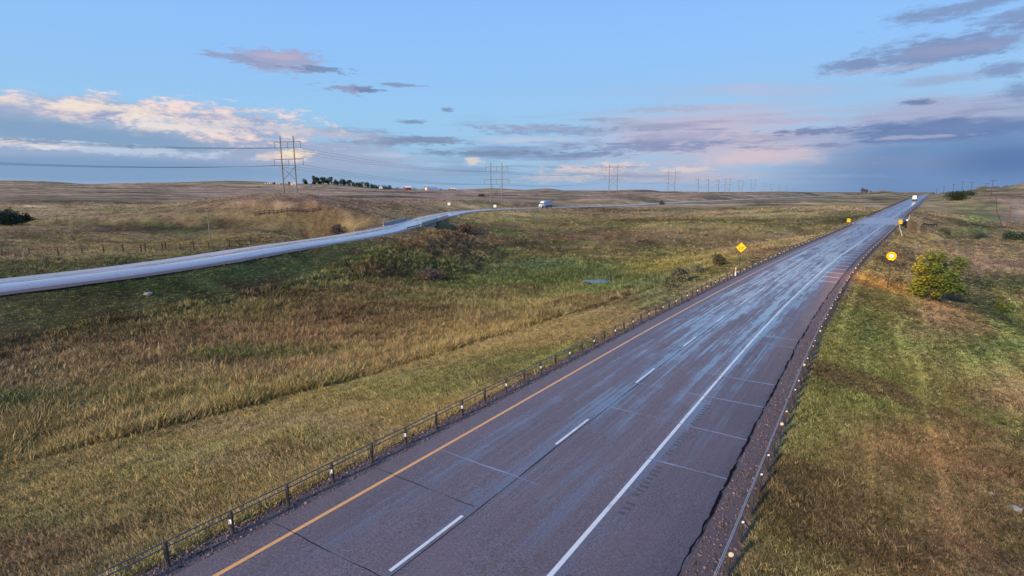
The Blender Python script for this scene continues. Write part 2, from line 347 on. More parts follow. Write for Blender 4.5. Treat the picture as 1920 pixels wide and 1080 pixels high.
# ------------------------------------------------------------------ ground cover colours (what grows where)
PAL = dict(gold=(0.43, 0.325, 0.125), olive=(0.25, 0.225, 0.080), green=(0.125, 0.172, 0.052), dgreen=(0.045, 0.072, 0.032), red=(0.28, 0.165, 0.095),
           drk=(0.060, 0.034, 0.024), tan=(0.40, 0.28, 0.165), mauve=(0.29, 0.195, 0.155), straw=(0.50, 0.38, 0.20), brown=(0.19, 0.122, 0.074), teal=(0.075, 0.125, 0.070), yel=(0.33, 0.28, 0.055))
def blobs():
    L = []
    def b(u, v, su, sv, c, s=1.0): L.append((u, v, su, sv, c, s))
    b(300, 400, 700, 35, 'tan', .5); b(300, 362, 700, 14, 'mauve', .8); b(1000, 368, 500, 9, 'mauve', .8); b(230, 372, 130, 7, 'brown', .7); b(60, 358, 200, 4, 'tan', .6); b(450, 385, 200, 5, 'tan', .6)
    b(320, 428, 130, 9, 'drk', .9); b(440, 415, 60, 6, 'drk', .6); b(240, 450, 250, 10, 'gold', .6); b(120, 478, 230, 7, 'straw', .9); b(60, 500, 220, 12, 'brown', .7); b(20, 515, 70, 10, 'drk', .6); b(250, 485, 120, 6, 'olive', .6)
    b(620, 435, 60, 10, 'drk', .7); b(560, 410, 90, 12, 'olive', .6); b(610, 392, 120, 16, 'brown', .8); b(640, 375, 90, 8, 'mauve', .6)
    b(250, 530, 400, 22, 'green', 1.0); b(480, 500, 200, 24, 'green', .9); b(650, 470, 130, 20, 'green', .8); b(700, 505, 60, 12, 'red', .6); b(100, 565, 240, 22, 'olive', .7)
    b(200, 600, 260, 40, 'olive', .7); b(250, 640, 220, 25, 'brown', .6); b(500, 560, 200, 25, 'olive', .6)
    b(480, 680, 330, 46, 'red', .95); b(650, 620, 160, 50, 'red', .8); b(250, 740, 220, 45, 'gold', .7); b(520, 700, 200, 15, 'tan', .6); b(60, 740, 100, 40, 'tan', .7); b(30, 800, 80, 30, 'drk', .7); b(400, 760, 160, 20, 'olive', .7)
    b(300, 900, 480, 110, 'gold', .9); b(700, 740, 260, 60, 'gold', .9); b(950, 640, 200, 50, 'gold', .8); b(100, 1000, 140, 60, 'olive', .5); b(40, 1050, 120, 40, 'red', .7); b(600, 830, 120, 20, 'olive', .5); b(420, 870, 160, 16, 'straw', .5); b(560, 800, 160, 10, 'straw', .6)
    b(820, 470, 60, 30, 'brown', .8); b(840, 520, 70, 12, 'drk', .5); b(760, 520, 60, 18, 'drk', .5); b(860, 432, 30, 14, 'drk', .5); b(720, 560, 80, 20, 'brown', .6)
    b(1080, 405, 200, 14, 'brown', .6); b(960, 410, 80, 10, 'olive', .7); b(1250, 390, 220, 8, 'tan', .6); b(1200, 420, 300, 9, 'olive', .7); b(1150, 445, 300, 12, 'brown', .9); b(1000, 458, 100, 5, 'drk', .6); b(1350, 440, 100, 8, 'olive', .5)
    b(1050, 520, 230, 34, 'green', .85); b(1050, 480, 170, 12, 'olive', .7); b(1000, 500, 170, 16, 'teal', 1.0); b(1080, 548, 170, 16, 'teal', .7); b(1170, 500, 100, 8, 'green', .7); b(1120, 522, 90, 10, 'dgreen', .9); b(1200, 540, 70, 18, 'teal', 1.0); b(1060, 545, 140, 18, 'green', .9); b(1260, 500, 80, 10, 'yel', .6); b(1280, 482, 120, 12, 'olive', .8)
    b(950, 580, 200, 22, 'olive', .8); b(850, 600, 120, 20, 'red', .4); b(1300, 540, 60, 10, 'mauve', .3); b(1350, 500, 60, 14, 'olive', .6)
    b(1450, 470, 60, 6, 'tan', .9); b(1480, 450, 80, 6, 'tan', .9); b(1200, 590, 130, 12, 'tan', .5); b(1400, 385, 260, 10, 'tan', .7); b(1500, 400, 120, 10, 'olive', .5); b(1590, 390, 60, 6, 'straw', .4); b(1480, 425, 120, 10, 'olive', .7); b(1350, 470, 100, 12, 'brown', .4)
    b(1600, 760, 130, 150, 'green', .7); b(1500, 900, 70, 110, 'green', .6); b(1640, 560, 60, 80, 'olive', .6); b(1560, 760, 70, 130, 'green', .8); b(1620, 640, 60, 60, 'green', .5); b(1500, 960, 80, 120, 'olive', .9); b(1540, 700, 60, 60, 'gold', .35); b(1700, 700, 70, 120, 'olive', .7); b(1800, 660, 60, 60, 'green', .45)
    b(1780, 880, 150, 90, 'red', .7); b(1800, 930, 170, 110, 'drk', .9); b(1650, 960, 120, 80, 'brown', .6); b(1900, 1020, 120, 70, 'drk', .8); b(1700, 830, 120, 50, 'red', .5); b(1850, 960, 120, 90, 'brown', .9); b(1900, 750, 60, 60, 'tan', .5); b(1640, 980, 120, 90, 'olive', .7); b(1760, 1040, 100, 50, 'brown', .7)
    b(1760, 600, 40, 60, 'tan', .8); b(1700, 500, 50, 30, 'gold', .6); b(1800, 480, 80, 20, 'tan', .7); b(1850, 500, 80, 16, 'mauve', .7); b(1900, 590, 60, 50, 'green', 1.0); b(1870, 640, 50, 20, 'green', .9); b(1825, 570, 22, 40, 'red', .5); b(1760, 430, 60, 12, 'red', .6); b(1720, 450, 60, 12, 'gold', .5)
    b(1830, 410, 50, 22, 'green', .8); b(1900, 395, 40, 25, 'mauve', .9); b(1860, 432, 60, 7, 'dgreen', .6); b(1790, 392, 40, 10, 'olive', .6); b(1750, 400, 40, 15, 'tan', .8); b(1800, 362, 60, 4, 'olive', .6); b(1870, 365, 80, 4, 'red', .5)
    return L
BL = blobs()
def cover(x, y, z):
    u, v = project(x, np.maximum(y, 2.0), z)
    w1 = 40*fbm(x/9, y/9, 3, 31); r = np.hypot(x, y); k = np.clip(60/np.maximum(r, 8), 0.05, 1.5)
    u = u+w1*k*1.2+30*fbm(x/40, y/25, 3, 41); v = v+26*k*fbm(x/7, y/5, 3, 51)+3*fbm(x/60, y/30, 3, 61)
    c = np.empty((x.size, 3)); c[:] = (0.27, 0.20, 0.105)
    for (bu, bv, su, sv_, nm, s) in BL:
        q = ((u-bu)/su)**2+((v-bv)/sv_)**2
        a = min(1.0, s*1.15)*np.exp(-q*0.75)
        c += (np.array(PAL[nm])-c)*a[:, None]
    # patchy growth
    p1 = fbm(x/14, y/9, 4, 71); p2 = fbm(x/3.2, y/2.6, 3, 81); p3 = fbm(x/60, y/26, 4, 91)
    far_ = sstep(120, 400, r); p4 = fbm(x/150, y/60, 4, 131)
    c *= (1+0.50*p1+0.40*p2+(0.5+.5*far_)*p3+.6*far_*p4)[:, None]
    g = np.clip(fbm(x/22, y/11, 4, 101)-0.12, 0, 1)*1.0
    c += (np.array(PAL['green'])-c)*np.clip(g*1.6, 0, .8)[:, None]
    dd = np.clip(fbm(x/11, y/6, 4, 141)-0.22, 0, 1)*3.0*(1-.5*far_); c += (np.array(PAL['brown'])*.7-c)*np.clip(dd, 0, .75)[:, None]
    m = np.clip(fbm(x/30, y/13, 4, 111)-0.15, 0, 1)*1.1
    c += (np.array(PAL['straw'])-c)*(m*0.7*(1-.6*((x > 0) & (r < 90) & (v > 500))))[:, None]
    # creek sides: dark wet growth
    dcr = seg_dist(x, y, creek); a = np.exp(-(dcr/4.0)**2)*0.75
    c += (np.array(PAL['dgreen'])-c)*a[:, None]
    # mown stripes parallel to the highway
    off, s = latd(mainX, x, y)
    st = sstep(0.05, 0.6, fbm(off/0.7, s/16, 4, 121))*(np.abs(off) < 30)*(r < 260)
    c *= (1+(0.85+.25*(off > 0))*st-.12*(r < 260))[:, None]
    c = np.maximum(c*np.array([.94, .93, .90]), .012); return c*np.minimum(1, .50/c.max(1))[:, None]

# ------------------------------------------------------------------ object helpers
def tag(o, label=None, cat=None, group=None, kind=None):
    if label: o['label'] = label
    if cat: o['category'] = cat
    if group: o['group'] = group
    if kind: o['kind'] = kind
    return o
def thing(name, label, cat, loc=(0, 0, 0), rz=0.0, group=None):
    o = bpy.data.objects.new(name, None); COL.objects.link(o); o.location = loc; o.rotation_euler = (0, 0, rz); o.empty_display_size = 0.3
    return tag(o, label, cat, group)
def part(name, me, parent=None, loc=(0, 0, 0), rot=(0, 0, 0)):
    o = bpy.data.objects.new(name, me); COL.objects.link(o); o.parent = parent; o.location = loc; o.rotation_euler = rot; return o
def copy_tree(o, parent=None):
    c = o.copy(); COL.objects.link(c); c.parent = parent
    for ch in list(o.children): copy_tree(ch, c)
    return c
class MB:
    def __init__(s): s.v = []; s.f = []; s.m = []; s.mi = 0
    def add(s, vs, fs):
        b = len(s.v); s.v += [tuple(q) for q in vs]; s.f += [tuple(b+i for i in f) for f in fs]; s.m += [s.mi]*len(fs)
    def box(s, c, d, M=None):
        vs = [Vector((c[0]+i*d[0]/2, c[1]+j*d[1]/2, c[2]+k*d[2]/2)) for k in (-1, 1) for j in (-1, 1) for i in (-1, 1)]
        if M is not None: vs = [M@q for q in vs]
        s.add(vs, [(0, 2, 3, 1), (4, 5, 7, 6), (0, 1, 5, 4), (1, 3, 7, 5), (3, 2, 6, 7), (2, 0, 4, 6)])
    def tube(s, a, b, r0, r1=None, n=8, caps=True):
        a, b = Vector(a), Vector(b); r1 = r0 if r1 is None else r1; d = (b-a).normalized()
        p = d.orthogonal().normalized(); q = d.cross(p); vs = []
        for (c, r) in ((a, r0), (b, r1)):
            for i in range(n):
                t_ = 2*math.pi*i/n; vs.append(c+(p*math.cos(t_)+q*math.sin(t_))*r)
        fs = [(i, (i+1) % n, n+(i+1) % n, n+i) for i in range(n)]
        if caps: fs += [tuple(range(n-1, -1, -1)), tuple(range(n, 2*n))]
        s.add(vs, fs)
    def path(s, pts, r, n=5):
        for a, b in zip(pts[:-1], pts[1:]): s.tube(a, b, r, r, n, False)
    def prism(s, prof, y0, y1, M=None):          # profile in xz, extruded along y
        k = len(prof); vs = [Vector((p[0], y0, p[1])) for p in prof]+[Vector((p[0], y1, p[1])) for p in prof]
        if M is not None: vs = [M@q for q in vs]
        s.add(vs, [tuple(range(k)), tuple(range(2*k-1, k-1, -1))]+[(i, k+i, k+(i+1) % k, (i+1) % k) for i in range(k)])
    def mesh(s, name, mats, smooth=False, bevel=0.0):
        me = bpy.data.meshes.new(name); me.from_pydata(s.v, [], s.f)
        for m_ in (mats if isinstance(mats, (list, tuple)) else [mats]): me.materials.append(m_)
        if any(s.m): me.polygons.foreach_set('material_index', s.m)
        bm = bmesh.new(); bm.from_mesh(me); bmesh.ops.recalc_face_normals(bm, faces=bm.faces)
        if bevel: bmesh.ops.bevel(bm, geom=list(bm.edges), offset=bevel, segments=2, affect='EDGES', profile=0.6, clamp_overlap=True)
        bm.to_mesh(me); bm.free()
        if smooth: me.polygons.foreach_set('use_smooth', [True]*len(me.polygons))
        return me
def mat(name, color, rough=0.7, metal=0.0, var=0.12, nscale=6.0, bump=0.0, emis=None, spec=0.5, grime=None):
    m = bpy.data.materials.new(name); m.use_nodes = True; t = m.node_tree; b = t.nodes['Principled BSDF']
    tc = t.nodes.new('ShaderNodeTexCoord'); nn = noise(t, tc.outputs['Object'], nscale, 6, 0.6)
    k = (nn-0.5)*(2*var)
    c = mixc(t, (k+0.5).clamp(), tuple(q*(1-var) for q in color), tuple(min(1, q*(1+var)) for q in color))
    if grime:
        g = noise(t, tc.outputs['Object'], nscale*0.35, 5, 0.65).step(0.48, 0.72); c = mixc(t, g*0.7, c, grime)
    t.links.new(c, b.inputs['Base Color']); b.inputs['Metallic'].default_value = metal; b.inputs['Specular IOR Level'].default_value = spec
    t.links.new((rough+(nn-0.5)*0.3).clamp().s, b.inputs['Roughness'])
    if bump:
        bp = t.nodes.new('ShaderNodeBump'); bp.inputs['Strength'].default_value = 0.6; bp.inputs['Distance'].default_value = bump
        t.links.new(nn.s, bp.inputs['Height']); t.links.new(bp.outputs[0], b.inputs['Normal'])
    if emis: b.inputs['Emission Color'].default_value = (*emis[0], 1); b.inputs['Emission Strength'].default_value = emis[1]
    return m

# ------------------------------------------------------------------ materials
def ground_mat():
    m = bpy.data.materials.new('prairie_ground'); m.use_nodes = True; t = m.node_tree; b = t.nodes['Principled BSDF']
    at = t.nodes.new('ShaderNodeAttribute'); at.attribute_name = 'cover'
    tc = t.nodes.new('ShaderNodeTexCoord'); P = tc.outputs['Object']
    n1 = noise(t, P, 7.0, 8, 0.7); n2 = noise(t, P, 0.9, 7, 0.65); n3 = noise(t, P, 0.16, 8, 0.68); n4 = noise(t, P, 0.03, 9, 0.7); n5 = noise(t, P, 0.007, 8, 0.6)
    k = ((n1-0.5)*1.5+(n2-0.5)*1.4+(n3-0.5)*2.0+(n4-0.5)*1.6+(n5-0.5)*1.0+1.0).mx(0.25).mn(2.0)
    sc = t.nodes.new('ShaderNodeVectorMath'); sc.operation = 'SCALE'; t.links.new(at.outputs['Color'], sc.inputs[0]); t.links.new(k.s, sc.inputs['Scale'])
    d = noise(t, P, 0.55, 8, 0.72).step(0.52, 0.68)*0.45
    c = mixc(t, d, sc.outputs[0], (0.075, 0.055, 0.036))
    g = noise(t, P, 0.32, 6, 0.7).step(0.5, 0.7)*0.3
    c = mixc(t, g, c, (0.13, 0.145, 0.055))
    t.links.new(c, b.inputs['Base Color']); b.inputs['Roughness'].default_value = 0.95; b.inputs['Specular IOR Level'].default_value = 0.12
    bp = t.nodes.new('ShaderNodeBump'); bp.inputs['Strength'].default_value = 0.9; bp.inputs['Distance'].default_value = 0.35
    t.links.new(((n1*0.25)+n2*0.6+n3*1.2).s, bp.inputs['Height']); t.links.new(bp.outputs[0], b.inputs['Normal'])
    return m
def grass_mat():
    m = bpy.data.materials.new('grass_blades'); m.use_nodes = True; t = m.node_tree; b = t.nodes['Principled BSDF']
    at = t.nodes.new('ShaderNodeAttribute'); at.attribute_type = 'INSTANCER'; at.attribute_name = 'col'
    oi = t.nodes.new('ShaderNodeObjectInfo'); tc = t.nodes.new('ShaderNodeTexCoord')
    k = (noise(t, tc.outputs['Object'], 9.0, 2)-0.5)*1.4+1.05
    sc = t.nodes.new('ShaderNodeVectorMath'); sc.operation = 'SCALE'; t.links.new(at.outputs['Color'], sc.inputs[0]); t.links.new(k.s, sc.inputs['Scale'])
    t.links.new(sc.outputs[0], b.inputs['Base Color']); b.inputs['Roughness'].default_value = 0.75; b.inputs['Specular IOR Level'].default_value = 0.2
    return m
def road_mat(name, base, wet0, wet1, wear=0.0, lanes=(-1.8, 1.8)):
    """wet chip-seal / concrete: UV = metres across, metres along"""
    m = bpy.data.materials.new(name); m.use_nodes = True; t = m.node_tree; b = t.nodes['Principled BSDF']
    uv = t.nodes.new('ShaderNodeUVMap'); uv.uv_map = 'road'; s = t.nodes.new('ShaderNodeSeparateXYZ'); t.links.new(uv.outputs[0], s.inputs[0])
    X, Y = E(t, s.outputs[0]), E(t, s.outputs[1])
    tc = t.nodes.new('ShaderNodeTexCoord'); P = tc.outputs['Object']
    agg = noise(t, P, 17.0, 5, 0.85); agg2 = noise(t, P, 70.0, 2, 0.7)
    big = noise(t, comb(t, X*0.35, Y*0.05), 1.0, 5, 0.6); streak = noise(t, comb(t, X*5.5, Y*0.075), 1.0, 7, 0.72); streak2 = noise(t, comb(t, X*1.3, Y*0.03, 4.0), 1.0, 6, 0.6)
    wp = None
    for c0 in lanes:
        for dw in (-0.85, 0.85):
            g = ((X-(c0+dw))*(X-(c0+dw))*-5.0).f('EXPONENT'); wp = g if wp is None else wp+g
    c = mixc(t, agg.step(0.32, 0.70), tuple(q*0.30 for q in base), tuple(q*1.85 for q in base))
    c = mixc(t, agg2.step(0.55, 0.75)*0.5, c, tuple(min(1, q*2.6) for q in base))
    c = mixc(t, big.step(0.35, 0.7)*0.35, c, tuple(q*0.6 for q in base))
    dry = noise(t, comb(t, X*0.5, Y*0.16, 9.0), 1.0, 5, 0.6).step(0.5, 0.7)
    c = mixc(t, dry*0.3, c, tuple(q*1.25 for q in (base[0]*1.1, base[1], base[2])))
    t.links.new(c, b.inputs['Base Color'])
    far = Y.step(wet0, wet1)
    inl = X.step(-3.4, -2.4)*(1.0-X.step(4.6, 5.6))
    jn = (X*X*-14.0).f('EXPONENT')*0.55+((X-3.75)*(X-3.75)*-10.0).f('EXPONENT')*0.6
    pat = noise(t, comb(t, X*0.9, Y*0.11, 2.0), 1.0, 5, 0.6)-0.5
    blot = noise(t, comb(t, X*1.6, Y*0.5, 6.0), 1.0, 6, 0.7)-0.5
    film = ((streak-0.5)*3.4+(streak2-0.5)*2.2+wp*0.22+jn*1.1+(far*0.56-0.34)+(big-0.5)*0.9+pat*2.0+blot*1.5)
    band = noise(t, comb(t, X*0.06, Y*0.42, 12.0), 1.0, 3, 0.6).step(0.60, 0.70)*0.55*far
    film = film+band
    wet = film.step(0.05, 0.6)*inl
    damp = (film+0.5).step(0.0, 0.9)*(inl*0.7+0.3)
    c = mixc(t, wet*0.45, c, tuple(q*0.55 for q in base)); t.links.new(c, b.inputs['Base Color'])
    rgh = (0.66-damp*0.22-wet*0.26+(agg-0.5)*0.18).mx(0.10)
    t.links.new(rgh.s, b.inputs['Roughness']); b.inputs['IOR'].default_value = 1.42
    b.inputs['Specular IOR Level'].default_value = 0.5
    t.links.new((0.16+damp*0.30+wet*0.54).clamp().s, b.inputs['Coat Weight']); t.links.new((0.42-damp*0.12-wet*0.24).clamp().s, b.inputs['Coat Roughness']); b.inputs['Coat IOR'].default_value = 1.75
    bp = t.nodes.new('ShaderNodeBump'); bp.inputs['Distance'].default_value = 0.012
    t.links.new((agg+agg2*0.4).s, bp.inputs['Height']); t.links.new((0.75-wet*0.62-far*0.1).mx(0.04).s, bp.inputs['Strength'])
    t.links.new(bp.outputs[0], b.inputs['Normal'])
    return m
def paint_mat(name, color, wearc, rough=0.35):
    m = bpy.data.materials.new(name); m.use_nodes = True; t = m.node_tree; b = t.nodes['Principled BSDF']
    tc = t.nodes.new('ShaderNodeTexCoord'); P = tc.outputs['Object']
    a = noise(t, P, 18.0, 5, 0.75).step(0.56, 0.70)*0.75; a2 = noise(t, P, 1.1, 4, 0.6).step(0.5, 0.75)*0.45
    c = mixc(t, (a+a2).clamp(), color, wearc); t.links.new(c, b.inputs['Base Color']); b.inputs['Roughness'].default_value = rough
    return m
M = {}
M['ground'] = ground_mat(); M['grass'] = grass_mat()
M['road'] = road_mat('wet_chipseal', (0.150, 0.110, 0.114), 2, 85)
M['road2'] = road_mat('wet_far_road', (0.34, 0.33, 0.36), -300, -250, lanes=(-1.8, 1.8))
M['deck'] = road_mat('wet_concrete_deck', (0.30, 0.29, 0.28), -300, -200)
M['gravel'] = mat('shoulder_gravel', (0.120, 0.082, 0.076), 0.6, var=0.6, nscale=22, bump=0.03)
M['white'] = paint_mat('white_road_paint', (0.72, 0.72, 0.70), (0.14, 0.12, 0.12)); M['yellow'] = paint_mat('yellow_road_paint', (0.85, 0.40, 0.11), (0.45, 0.24, 0.12))
M['crack'] = mat('crack_fill', (0.010, 0.008, 0.009), 0.95, spec=0.05); M['joint_sheen'] = mat('joint_sky_sheen', (0.24, 0.25, 0.31), 0.15, var=.25, nscale=3)  # joint strips: bright sky reflection painted in as a pale grey-blue base colour
M['post'] = mat('weathered_post', (0.055, 0.045, 0.042), 0.75, var=.4, nscale=14); M['postg'] = mat('galvanised_post', (0.30, 0.30, 0.31), 0.5, 0.6, var=.25)
M['cable'] = mat('steel_cable', (0.16, 0.15, 0.16), 0.45, 0.7); M['cable_new'] = mat('bright_steel_cable', (0.42, 0.40, 0.40), 0.5, 0.3); M['refl'] = mat('white_reflector', (0.95, 0.93, 0.86), 0.25, var=.02)
M['refla'] = mat('amber_reflector', (0.80, 0.66, 0.42), 0.25, var=.04); M['redband'] = mat('red_band', (0.28, 0.03, 0.02), 0.5)
M['signy'] = mat('yellow_sign_face', (0.95, 0.62, 0.01), 0.3, var=.03); M['black'] = mat('black_paint', (0.012, 0.012, 0.012), 0.5); M['signw'] = mat('white_sign_face', (0.88, 0.88, 0.86), 0.4, var=.03)
M['conc'] = mat('weathered_concrete', (0.36, 0.34, 0.31), 0.85, var=.2, nscale=2.2, grime=(0.16, 0.14, 0.12)); M['conc_dk'] = mat('dark_concrete', (0.16, 0.15, 0.14), 0.8, var=.2)
M['wood'] = mat('grey_pole_wood', (0.20, 0.165, 0.14), 0.85, var=.3, nscale=8); M['wood_dk'] = mat('dark_fence_wood', (0.055, 0.042, 0.034), 0.9, var=.3); M['wood_r'] = mat('brown_pole_wood', (0.16, 0.09, 0.06), 0.85, var=.3)
M['ins'] = mat('insulator', (0.12, 0.13, 0.14), 0.4); M['line'] = mat('conductor', (0.07, 0.075, 0.085), 0.6)
M['barnred'] = mat('red_barn_boards', (0.24, 0.045, 0.035), 0.8, var=.2); M['roofw'] = mat('pale_metal_roof', (0.72, 0.70, 0.70), 0.5, var=.06); M['wallw'] = mat('white_wall', (0.78, 0.75, 0.68), 0.7, var=.06); M['roofr'] = mat('red_roof', (0.30, 0.05, 0.04), 0.7); M['roofg'] = mat('grey_roof', (0.10, 0.10, 0.11), 0.7)
M['truckw'] = mat('white_truck_paint', (0.80, 0.80, 0.80), 0.3, var=.03); M['trailer'] = mat('grey_trailer_side', (0.46, 0.45, 0.47), 0.45, var=.12); M['tyre'] = mat('tyre_rubber', (0.02, 0.02, 0.02), 0.8); M['glass'] = mat('dark_window_glass', (0.02, 0.035, 0.04), 0.08, var=.05)
M['chrome'] = mat('bright_metal', (0.5, 0.5, 0.5), 0.25, 0.9); M['redlight'] = mat('red_tail_light', (0.6, 0.03, 0.02), 0.3); M['cardark'] = mat('dark_car_paint', (0.04, 0.04, 0.045), 0.3)
M['orange'] = mat('orange_panel', (0.62, 0.20, 0.10), 0.6, var=.2)
M['bark'] = mat('bark', (0.075, 0.055, 0.04), 0.9, var=.3); M['rock'] = mat('field_stone', (0.30, 0.27, 0.24), 0.9, var=.3, bump=.02)
M['lamp'] = mat('amber_lamp_lens', (1.0, 0.62, 0.15), 0.4, emis=((1.0, 0.50, 0.06), 26.0)); M['lampcore'] = mat('lamp_core', (1, 1, 1), 0.4, emis=((1.0, 0.86, 0.5), 60.0))
m_ = bpy.data.materials.new('amber_glass'); m_.use_nodes = True; t_ = m_.node_tree; t_.nodes.clear(); o_ = t_.nodes.new('ShaderNodeOutputMaterial'); mx_ = t_.nodes.new('ShaderNodeMixShader'); tr_ = t_.nodes.new('ShaderNodeBsdfTransparent'); em_ = t_.nodes.new('ShaderNodeEmission')
tr_.inputs[0].default_value = (1, .8, .4, 1); em_.inputs[0].default_value = (1.0, .27, .01, 1); em_.inputs[1].default_value = 2.8; mx_.inputs[0].default_value = .8
t_.links.new(tr_.outputs[0], mx_.inputs[1]); t_.links.new(em_.outputs[0], mx_.inputs[2]); t_.links.new(mx_.outputs[0], o_.inputs[0]); M['amber_glass'] = m_
def leaf_mat(name, c1, c2):
    m = bpy.data.materials.new(name); m.use_nodes = True; t = m.node_tree; b = t.nodes['Principled BSDF']
    g = t.nodes.new('ShaderNodeNewGeometry'); c = mixc(t, E(t, g.outputs['Random Per Island']), c1, c2)
    t.links.new(c, b.inputs['Base Color']); b.inputs['Roughness'].default_value = 0.6; b.inputs['Specular IOR Level'].default_value = 0.25
    return m
M['leaf_y'] = leaf_mat('yellow_green_leaves', (0.028, 0.050, 0.010), (0.17, 0.21, 0.035)); M['leaf_d'] = leaf_mat('dark_leaves', (0.022, 0.038, 0.024), (0.065, 0.085, 0.045)); M['leaf_g'] = leaf_mat('grey_green_leaves', (0.075, 0.078, 0.045), (0.20, 0.18, 0.11)); M['leaf_b'] = leaf_mat('brown_twigs', (0.055, 0.038, 0.03), (0.14, 0.09, 0.07))
def water_mat():
    m = bpy.data.materials.new('pond_water'); m.use_nodes = True; t = m.node_tree; b = t.nodes['Principled BSDF']
    b.inputs['Base Color'].default_value = (0.02, 0.03, 0.03, 1); b.inputs['Roughness'].default_value = 0.06; b.inputs['IOR'].default_value = 1.33
    tc = t.nodes.new('ShaderNodeTexCoord'); bp = t.nodes.new('ShaderNodeBump'); bp.inputs['Distance'].default_value = 0.01; bp.inputs['Strength'].default_value = 0.3
    t.links.new(noise(t, tc.outputs['Object'], 3.0, 3).s, bp.inputs['Height']); t.links.new(bp.outputs[0], b.inputs['Normal']); return m
M['water'] = water_mat()

# ------------------------------------------------------------------ terrain mesh (polar sheet, fine near, coarse far)
NA, NR = 760, 700
aa = np.radians(np.linspace(-82, 82, NA)); rr = np.exp(np.linspace(math.log(3.0), math.log(24000.0), NR))
GA, GR = np.meshgrid(aa, rr)
GX = GR*np.sin(GA); GY = GR*np.cos(GA)-6.0
GZ = height(GX, GY)
co = np.stack([GX.ravel(), GY.ravel(), GZ.ravel()], 1)
idx = np.arange(NA*NR).reshape(NR, NA)
quads = np.stack([idx[:-1, :-1], idx[:-1, 1:], idx[1:, 1:], idx[1:, :-1]], -1).reshape(-1, 4)
me = bpy.data.meshes.new('prairie_ground'); me.vertices.add(len(co)); me.vertices.foreach_set('co', co.ravel())
me.loops.add(quads.size); me.loops.foreach_set('vertex_index', quads[:, ::-1].ravel())
me.polygons.add(len(quads)); me.polygons.foreach_set('loop_start', np.arange(0, quads.size, 4)); me.polygons.foreach_set('loop_total', np.full(len(quads), 4))
me.update(calc_edges=True); me.polygons.foreach_set('use_smooth', np.ones(len(quads), bool))
cc = cover(co[:, 0], co[:, 1], co[:, 2]); _r = np.hypot(co[:, 0], co[:, 1])
cc = cc*(0.50+0.50*sstep(70, 260, _r))[:, None]       # bare soil and thatch show between the tufts
ca = me.color_attributes.new('cover', 'FLOAT_COLOR', 'POINT'); ca.data.foreach_set('color', np.concatenate([cc, np.ones((len(cc), 1))], 1).ravel())
me.materials.append(M['ground'])
tag(part('ground', me), kind='structure')

# ------------------------------------------------------------------ road ribbons
def stations(y0, y1):
    out = [y0]
    while out[-1] < y1: out.append(out[-1]+max(0.6, abs(out[-1])*0.012))
    out[-1] = y1; return np.array(out)
ARC = {}
def arclen(fx):
    if fx not in ARC:
        ys = np.arange(-60, 3001, 1.0); xs = fx(ys); s = np.concatenate([[0], np.cumsum(np.hypot(np.diff(xs), 1.0))]); s -= np.interp(0, ys, s); ARC[fx] = (ys, s)
    return ARC[fx]
def s_of(fx, Y): ys, s = arclen(fx); return np.interp(Y, ys, s)
def y_of(fx, sv_): ys, s = arclen(fx); return np.interp(sv_, s, ys)
def ribbon(name, fx, fd, ys, offs, ups, material, wob=0.0, parent=None):
    X, Yc, Z, tx, ty = frame(fx, fd, ys); nO = len(offs); S = s_of(fx, ys); vs = []; uvs = []
    for i in range(len(ys)):
        for j, o in enumerate(offs):
            oo = o
            if wob and j in (0, nO-1): oo = o+wob*float(fbm(np.array([S[i]/1.7]), np.array([j*7.0]), 3, 9)[0])
            vs.append((X[i]+ty[i]*oo, Yc[i]-tx[i]*oo, Z[i]+ups[j])); uvs.append((o, S[i]))
    fs = [(i*nO+j, i*nO+j+1, (i+1)*nO+j+1, (i+1)*nO+j) for i in range(len(ys)-1) for j in range(nO-1)]
    me = bpy.data.meshes.new(name); me.from_pydata(vs, [], fs); me.materials.append(material)
    ul = me.uv_layers.new(name='road'); li = np.empty(len(me.loops), int); me.loops.foreach_get('vertex_index', li); ul.data.foreach_set('uv', np.array(uvs)[li].ravel())
    if me.polygons[0].normal.z < 0: me.flip_normals()
    me.polygons.foreach_set('use_smooth', [True]*len(me.polygons)); return part(name, me, parent)
hw = tag(ribbon('highway', mainX, mainD, stations(-20, 2600), [-4.55, -4.5, -3.0, 0, 3.0, 6.4, 6.45], [-.1, 0, 0, 0, 0, 0, -.1], M['road']), kind='structure')
tag(ribbon('left_gravel_shoulder', mainX, mainD, stations(-20, 700), [-5.75, -5.3, -4.9, -4.40], [-.16, -.07, -.035, -.03], M['gravel'], wob=.45), kind='structure')
tag(ribbon('right_gravel_shoulder', mainX, mainD, stations(-20, 700), [6.40, 6.9, 7.4, 7.95], [-.035, -.045, -.07, -.16], M['gravel'], wob=.08), kind='structure')
fr = tag(ribbon('far_carriageway', leftX, leftD, stations(5, 1400), [-5.3, -5.2, 0, 5.2, 5.3], [-.12, 0, 0, 0, -.12], M['road2']), kind='structure')
tag(ribbon('far_road_shoulder', leftX, leftD, stations(5, 600), [5.15, 5.7, 6.4], [-.04, -.07, -.22], M['gravel'], wob=.3), kind='structure')
PEXT = stations(-20, 1500)
ribbon('yellow_edge_line', mainX, mainD, PEXT, [-3.66, -3.52], [.004, .004], M['yellow'], parent=hw)
ribbon('white_edge_line', mainX, mainD, PEXT, [3.52, 3.66], [.004, .004], M['white'], parent=hw)
ribbon('edge_line', leftX, leftD, stations(5, 500), [-3.7, -3.58], [.004, .004], M['white'], parent=fr); ribbon('edge_line', leftX, leftD, stations(5, 500), [3.58, 3.7], [.004, .004], M['yellow'], parent=fr)
